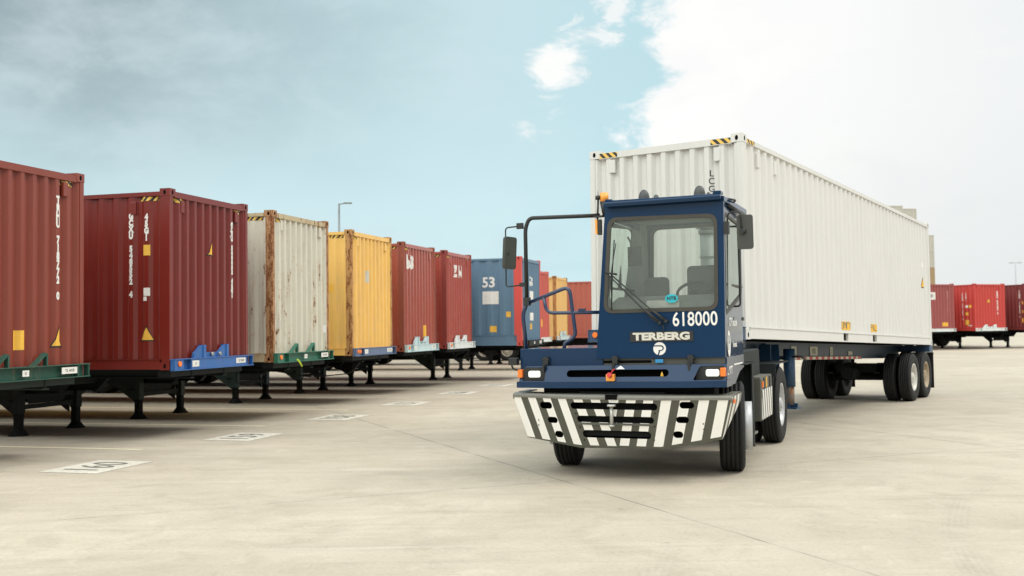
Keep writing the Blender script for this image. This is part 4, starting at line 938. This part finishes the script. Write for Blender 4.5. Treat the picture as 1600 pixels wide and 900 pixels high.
# roof furniture
be = body(MB().cyl((-.205, -.93, 3.03), (-.205, -.93, 3.21), .022, .055, 16), 'beacon_base', BLACK)
body(MB().cyl((-.205, -.93, 3.21), (-.205, -.93, 3.315), .052, .050, 20), 'beacon', AMBER, be)
body(MB().cyl((-.29, -.95, 3.0), (-.275, -.95, 3.24), .012, n=8).cyl((-.275, -.95, 3.24), (-.275, -.95, 3.285), .035, .03, 14).cyl((-.275, -.95, 3.28), (-.275, -.95, 3.335), .004, n=6).box(-.33, -.22, -.98, -.92, 3.03, 3.05), 'antenna', BLACK)
body(MB().box(-.305, -.28, -1.0, -.95, 2.83, 3.0), 'marker_lamp', AMBER); body(MB().box(-.275, -.235, -1.0, -.95, 2.82, 3.0), 'lamp_backing', BLACK)
def dome(x, y, z, r, h):
    return body(MB().lathe([(0, r), (h*.45, r*.97), (h*.75, r*.78), (h*.93, r*.45), (h, .002)], 24, ax='z', c=(x, y, z), closed=False), 'roof_dome', flat('dome_grey', (.055, .06, .058), .45))
dome(.255, -.86, 3.175, .065, .155); dome(.36, -.70, 3.17, .040, .115); dome(.905, -.86, 3.17, .068, .16); dome(.975, -.7, 3.17, .03, .10)
body(MB().tube([(1.16, -.6, 3.19), (1.26, -.55, 3.17), (1.20, -.35, 3.17)], .012, n=6).cyl((1.205, -.75, 3.10), (1.205, .5, 3.08), .022, n=10), 'roof_gutter', BLACK)
# air intake stack behind the cab
ex = MB().cyl((.62, .92, 1.5), (.62, .92, 2.93), .088, n=24).cyl((.62, .92, 2.93), (.62, .92, 2.98), .105, n=24).cyl((.62, .92, 2.98), (.62, .92, 3.12), .085, n=24).cyl((.62, .92, 3.0), (.62, .92, 3.02), .135, n=24).cyl((.62, .92, 2.62), (.62, .92, 2.64), .10, n=24)
body(ex, 'intake_stack', flat('stack_grey', (.30, .33, .31), .5)); body(MB().tube([(.62, .85, 2.3), (.45, .70, 2.0), (.40, .6, 1.5)], .02, n=8), 'stack_strut', flat('stack_grey', (.30, .33, .31), .5))
# engine cover, frame rails, fifth wheel
body(MB().box(-.20, 1.10, .56, 1.9, 1.0, 1.40), 'engine_cover', GREYM, bevel=.02)
MB().box(-1.0, 1.02, -1.02, -.75, .58, 1.04).box(-.50, .50, -1.2, -.3, .50, 1.0).box(-.42, -.34, -1.1, 4.3, .62, .92).box(.34, .42, -1.1, 4.3, .62, .92).box(-.4, .4, -.12, .12, .38, .62).box(-.42, .42, 4.2, 4.3, .62, .92).build('frame', UNDER, TR)  # first box is added to block light between bumper and body
MB().cyl((-1.0, 0, .54), (1.0, 0, .54), .06, n=12).cyl((-1.0, 3.2, .55), (1.0, 3.2, .55), .10, n=12).cyl((-.25, 3.2, .55), (.25, 3.2, .55), .22, n=16).build('axle', UNDER, TR)
MB().box(-.45, .45, 2.75, 3.65, 1.26, 1.32).prism([(2.9, .92), (3.5, .92), (3.35, 1.26), (3.05, 1.26)], 0, -.30, .30).build('fifth_wheel', GREYM, TR, bevel=.01)
# bumper
def by(x, z): return -1.40+max(0, abs(x)-.5)*math.tan(R(16))+(.957-z)*.36
holes = [rrect(-.56, .455, .812, .890, .038), rrect(-.495, .40, .66, .735, .037), rrect(-.45, .35, .480, .568, .043)]
holes += [rrect(-.975, -.81, .80, .88, .038), rrect(-.895, -.76, .632, .705, .036), rrect(-.82, -.71, .462, .54, .038)]
holes += [rrect(.69, .845, .832, .908, .037), rrect(.64, .775, .668, .742, .036), rrect(.595, .70, .498, .575, .037)]
bp = MB()
bp.add_mesh(plate_mesh([(-1.340, .950), (1.240, .950), (1.105, .480), (.5, .372), (-.5, .354), (-1.215, .440)], holes, .012), lambda c: Vector((c.x, c.z, c.y)))
for k in (-.5, .5): bmesh.ops.bisect_plane(bp.bm, geom=bp.bm.verts[:]+bp.bm.edges[:]+bp.bm.faces[:], plane_co=(k, 0, 0), plane_no=(1, 0, 0), dist=1e-5)
for v in bp.bm.verts: v.co.y += by(v.co.x, v.co.z)
bmp = bp.build('bumper', BUMP, TR)
def strip(name, rows, mat, parent):
    b = MB()
    for A, B in zip(rows, rows[1:]):
        for (a0, a1), (b0, b1) in zip(zip(A, A[1:]), zip(B, B[1:])): b.quad([a0, a1, b1, b0])
    return b.build(name, mat, parent)
xs = [-1.340, -.5, .5, 1.240]
tp = MB()
for i in range(3):
    x0, x1 = xs[i], xs[i+1]
    q = lambda x, dy, z: (x, by(x, .957)+dy, z)
    for (d0, z0), (d1, z1) in (((-.004, .925), (-.004, .950)), ((-.004, .950), (.020, .972)), ((.020, .972), (.26, .978)), ((.26, .978), (.26, .95))):
        tp.quad([q(x0, d0, z0), q(x1, d0, z0), q(x1, d1, z1), q(x0, d1, z1)])
for x in (-1.340, 1.240):
    s_ = 1 if x > 0 else -1
    tp.prism([(by(x, .957), .925), (by(x, .957)+.02, .972), (-.60, .985), (-.60, .90), (by(x, .925), .90)], 0, *(sorted((x, x-s_*.02))))
    tp.box(*sorted((x, x-s_*.10)), by(x, .957)+.2, -.60, .97, .983)
tp.build('bumper_top', OLIVT, bmp)
# side cheeks of the bumper, striped
for x, xb, zb_ in ((1.240, 1.105, .480), (-1.340, -1.215, .440)):
    s_ = 1 if x > 0 else -1; b = MB()
    A = Vector((x, by(x, .95), .95)); Bq = Vector((xb, by(xb, zb_), zb_)); C_ = Vector((x+s_*.01, -.62, .975)); D_ = Vector((x, -.62, .88)); 
    for o in (0, -.012*s_): b.quad([A+Vector((o, 0, 0)), Bq+Vector((o, 0, 0)), D_+Vector((o, 0, 0)), C_+Vector((o, 0, 0))])
    b.build('bumper_cheek', SIDESTR, bmp)
MB().box(1.246, 1.262, -1.12, -1.06, .885, .925).build('indicator_lamp', ORANGE, bmp)
MB().prism([(-.5, .383), (.5, .383), (.42, .40), (-.42, .40)], 1, -1.18, -1.05).box(-1.05, 1.02, -1.06, -.98, .46, .94).box(-.56, .46, -1.16, -1.13, .60, .63).build('bumper_backing', VOID, bmp)
MB().box(-.50, .40, -1.30, -1.26, .632, .655).box(-.54, .44, -1.34, -1.30, .776, .80).build('bumper_shelf', OLIVE, bmp)
MB().box(-.13, .005, -1.412, -1.36, .925, .982).build('tow_notch', VOID, bmp)
MB().cyl((-.06, -1.40, .64), (-.06, -1.40, .85), .020, n=14).cyl((-.06, -1.40, .85), (-.06, -1.40, .872), .05, n=18).cyl((-.06, -1.40, .625), (-.06, -1.40, .645), .035, n=14).build('tow_pin', flat('tow_pin_steel', (.5, .5, .47), .4, metal=.6), bmp)
for x, z in ((-.50, .76), (-.47, .60), (-.44, .45), (.42, .78), (.40, .63), (.38, .47), (-1.02, .66), (-1.03, .60), (.92, .66), (.92, .60)):
    MB().cyl((x, by(x, z)-.008, z), (x, by(x, z)-.003, z), .009, n=8).build('bolt', VOID, bmp)
# wheels
FR, FWid = .535, .30
for sx in (-1, 1):
    w_ = make_wheel(FR, FWid, sx, .10, RIMS, TR, (sx*1.03, .0, FR), R(9.8))
    MB().lathe([(sx*.10, .290), (sx*.235, .290), (sx*.235, .265), (sx*.10, .265)], 36).build('hub_ring', RIMS, w_)
for sx in (-1, 1):
    for k, xx in ((0, 1.085), (1, .76)):
        make_wheel(.555, .28, sx if not k else -sx, .15 if not k else .03, RIMS if not k else UNDER, TR, (sx*xx, 3.2, .555))
# mudguards, steps, battery box
MB().box(.80, 1.20, .62, .632, .22, 1.28).box(.80, 1.20, .0, .62, 1.262, 1.272).box(1.185, 1.20, .50, .625, .24, 1.27).build('mudguard', GREYM, TR)
MB().box(.78, 1.19, .64, .95, .36, .385).box(.80, .83, .64, .95, .37, .60).build('step', OLIVT, TR)
MB().box(.60, 1.235, .98, 1.98, .50, 1.055).build('battery_box', OLIVE, TR, bevel=.015)
bb = MB().box(.60, 1.225, .99, 1.97, 1.057, 1.064).build('battery_box_lid', OLIVT, TR)
MB().box(1.2365, 1.240, 1.03, 1.95, .52, .90).build('stripe_panel', SIDESTR, TR)
MB().box(1.236, 1.25, 1.05, 1.12, .93, 1.01).build('marker_lamp', ORANGE, TR); MB().box(1.236, 1.245, 1.20, 1.30, .90, 1.05).build('latch', BLACK, TR); MB().box(1.236, 1.245, 1.40, 1.46, .92, 1.05).build('warning_sticker', YEL, TR); MB().box(1.236, 1.245, 1.7, 1.86, .90, 1.05).build('latch', BLACK, TR)
MB().box(-1.2, -.6, .98, 2.2, .50, 1.02).build('fuel_tank', GREYM, TR, bevel=.05)
for sx in (-1, 1):
    x0, x1 = sorted((sx*.60, sx*1.22))
    MB().box(x0, x1, 2.52, 3.9, 1.165, 1.18).box(x0, x1, 2.50, 2.52, 1.0, 1.18).build('rear_fender', GREYM, TR)
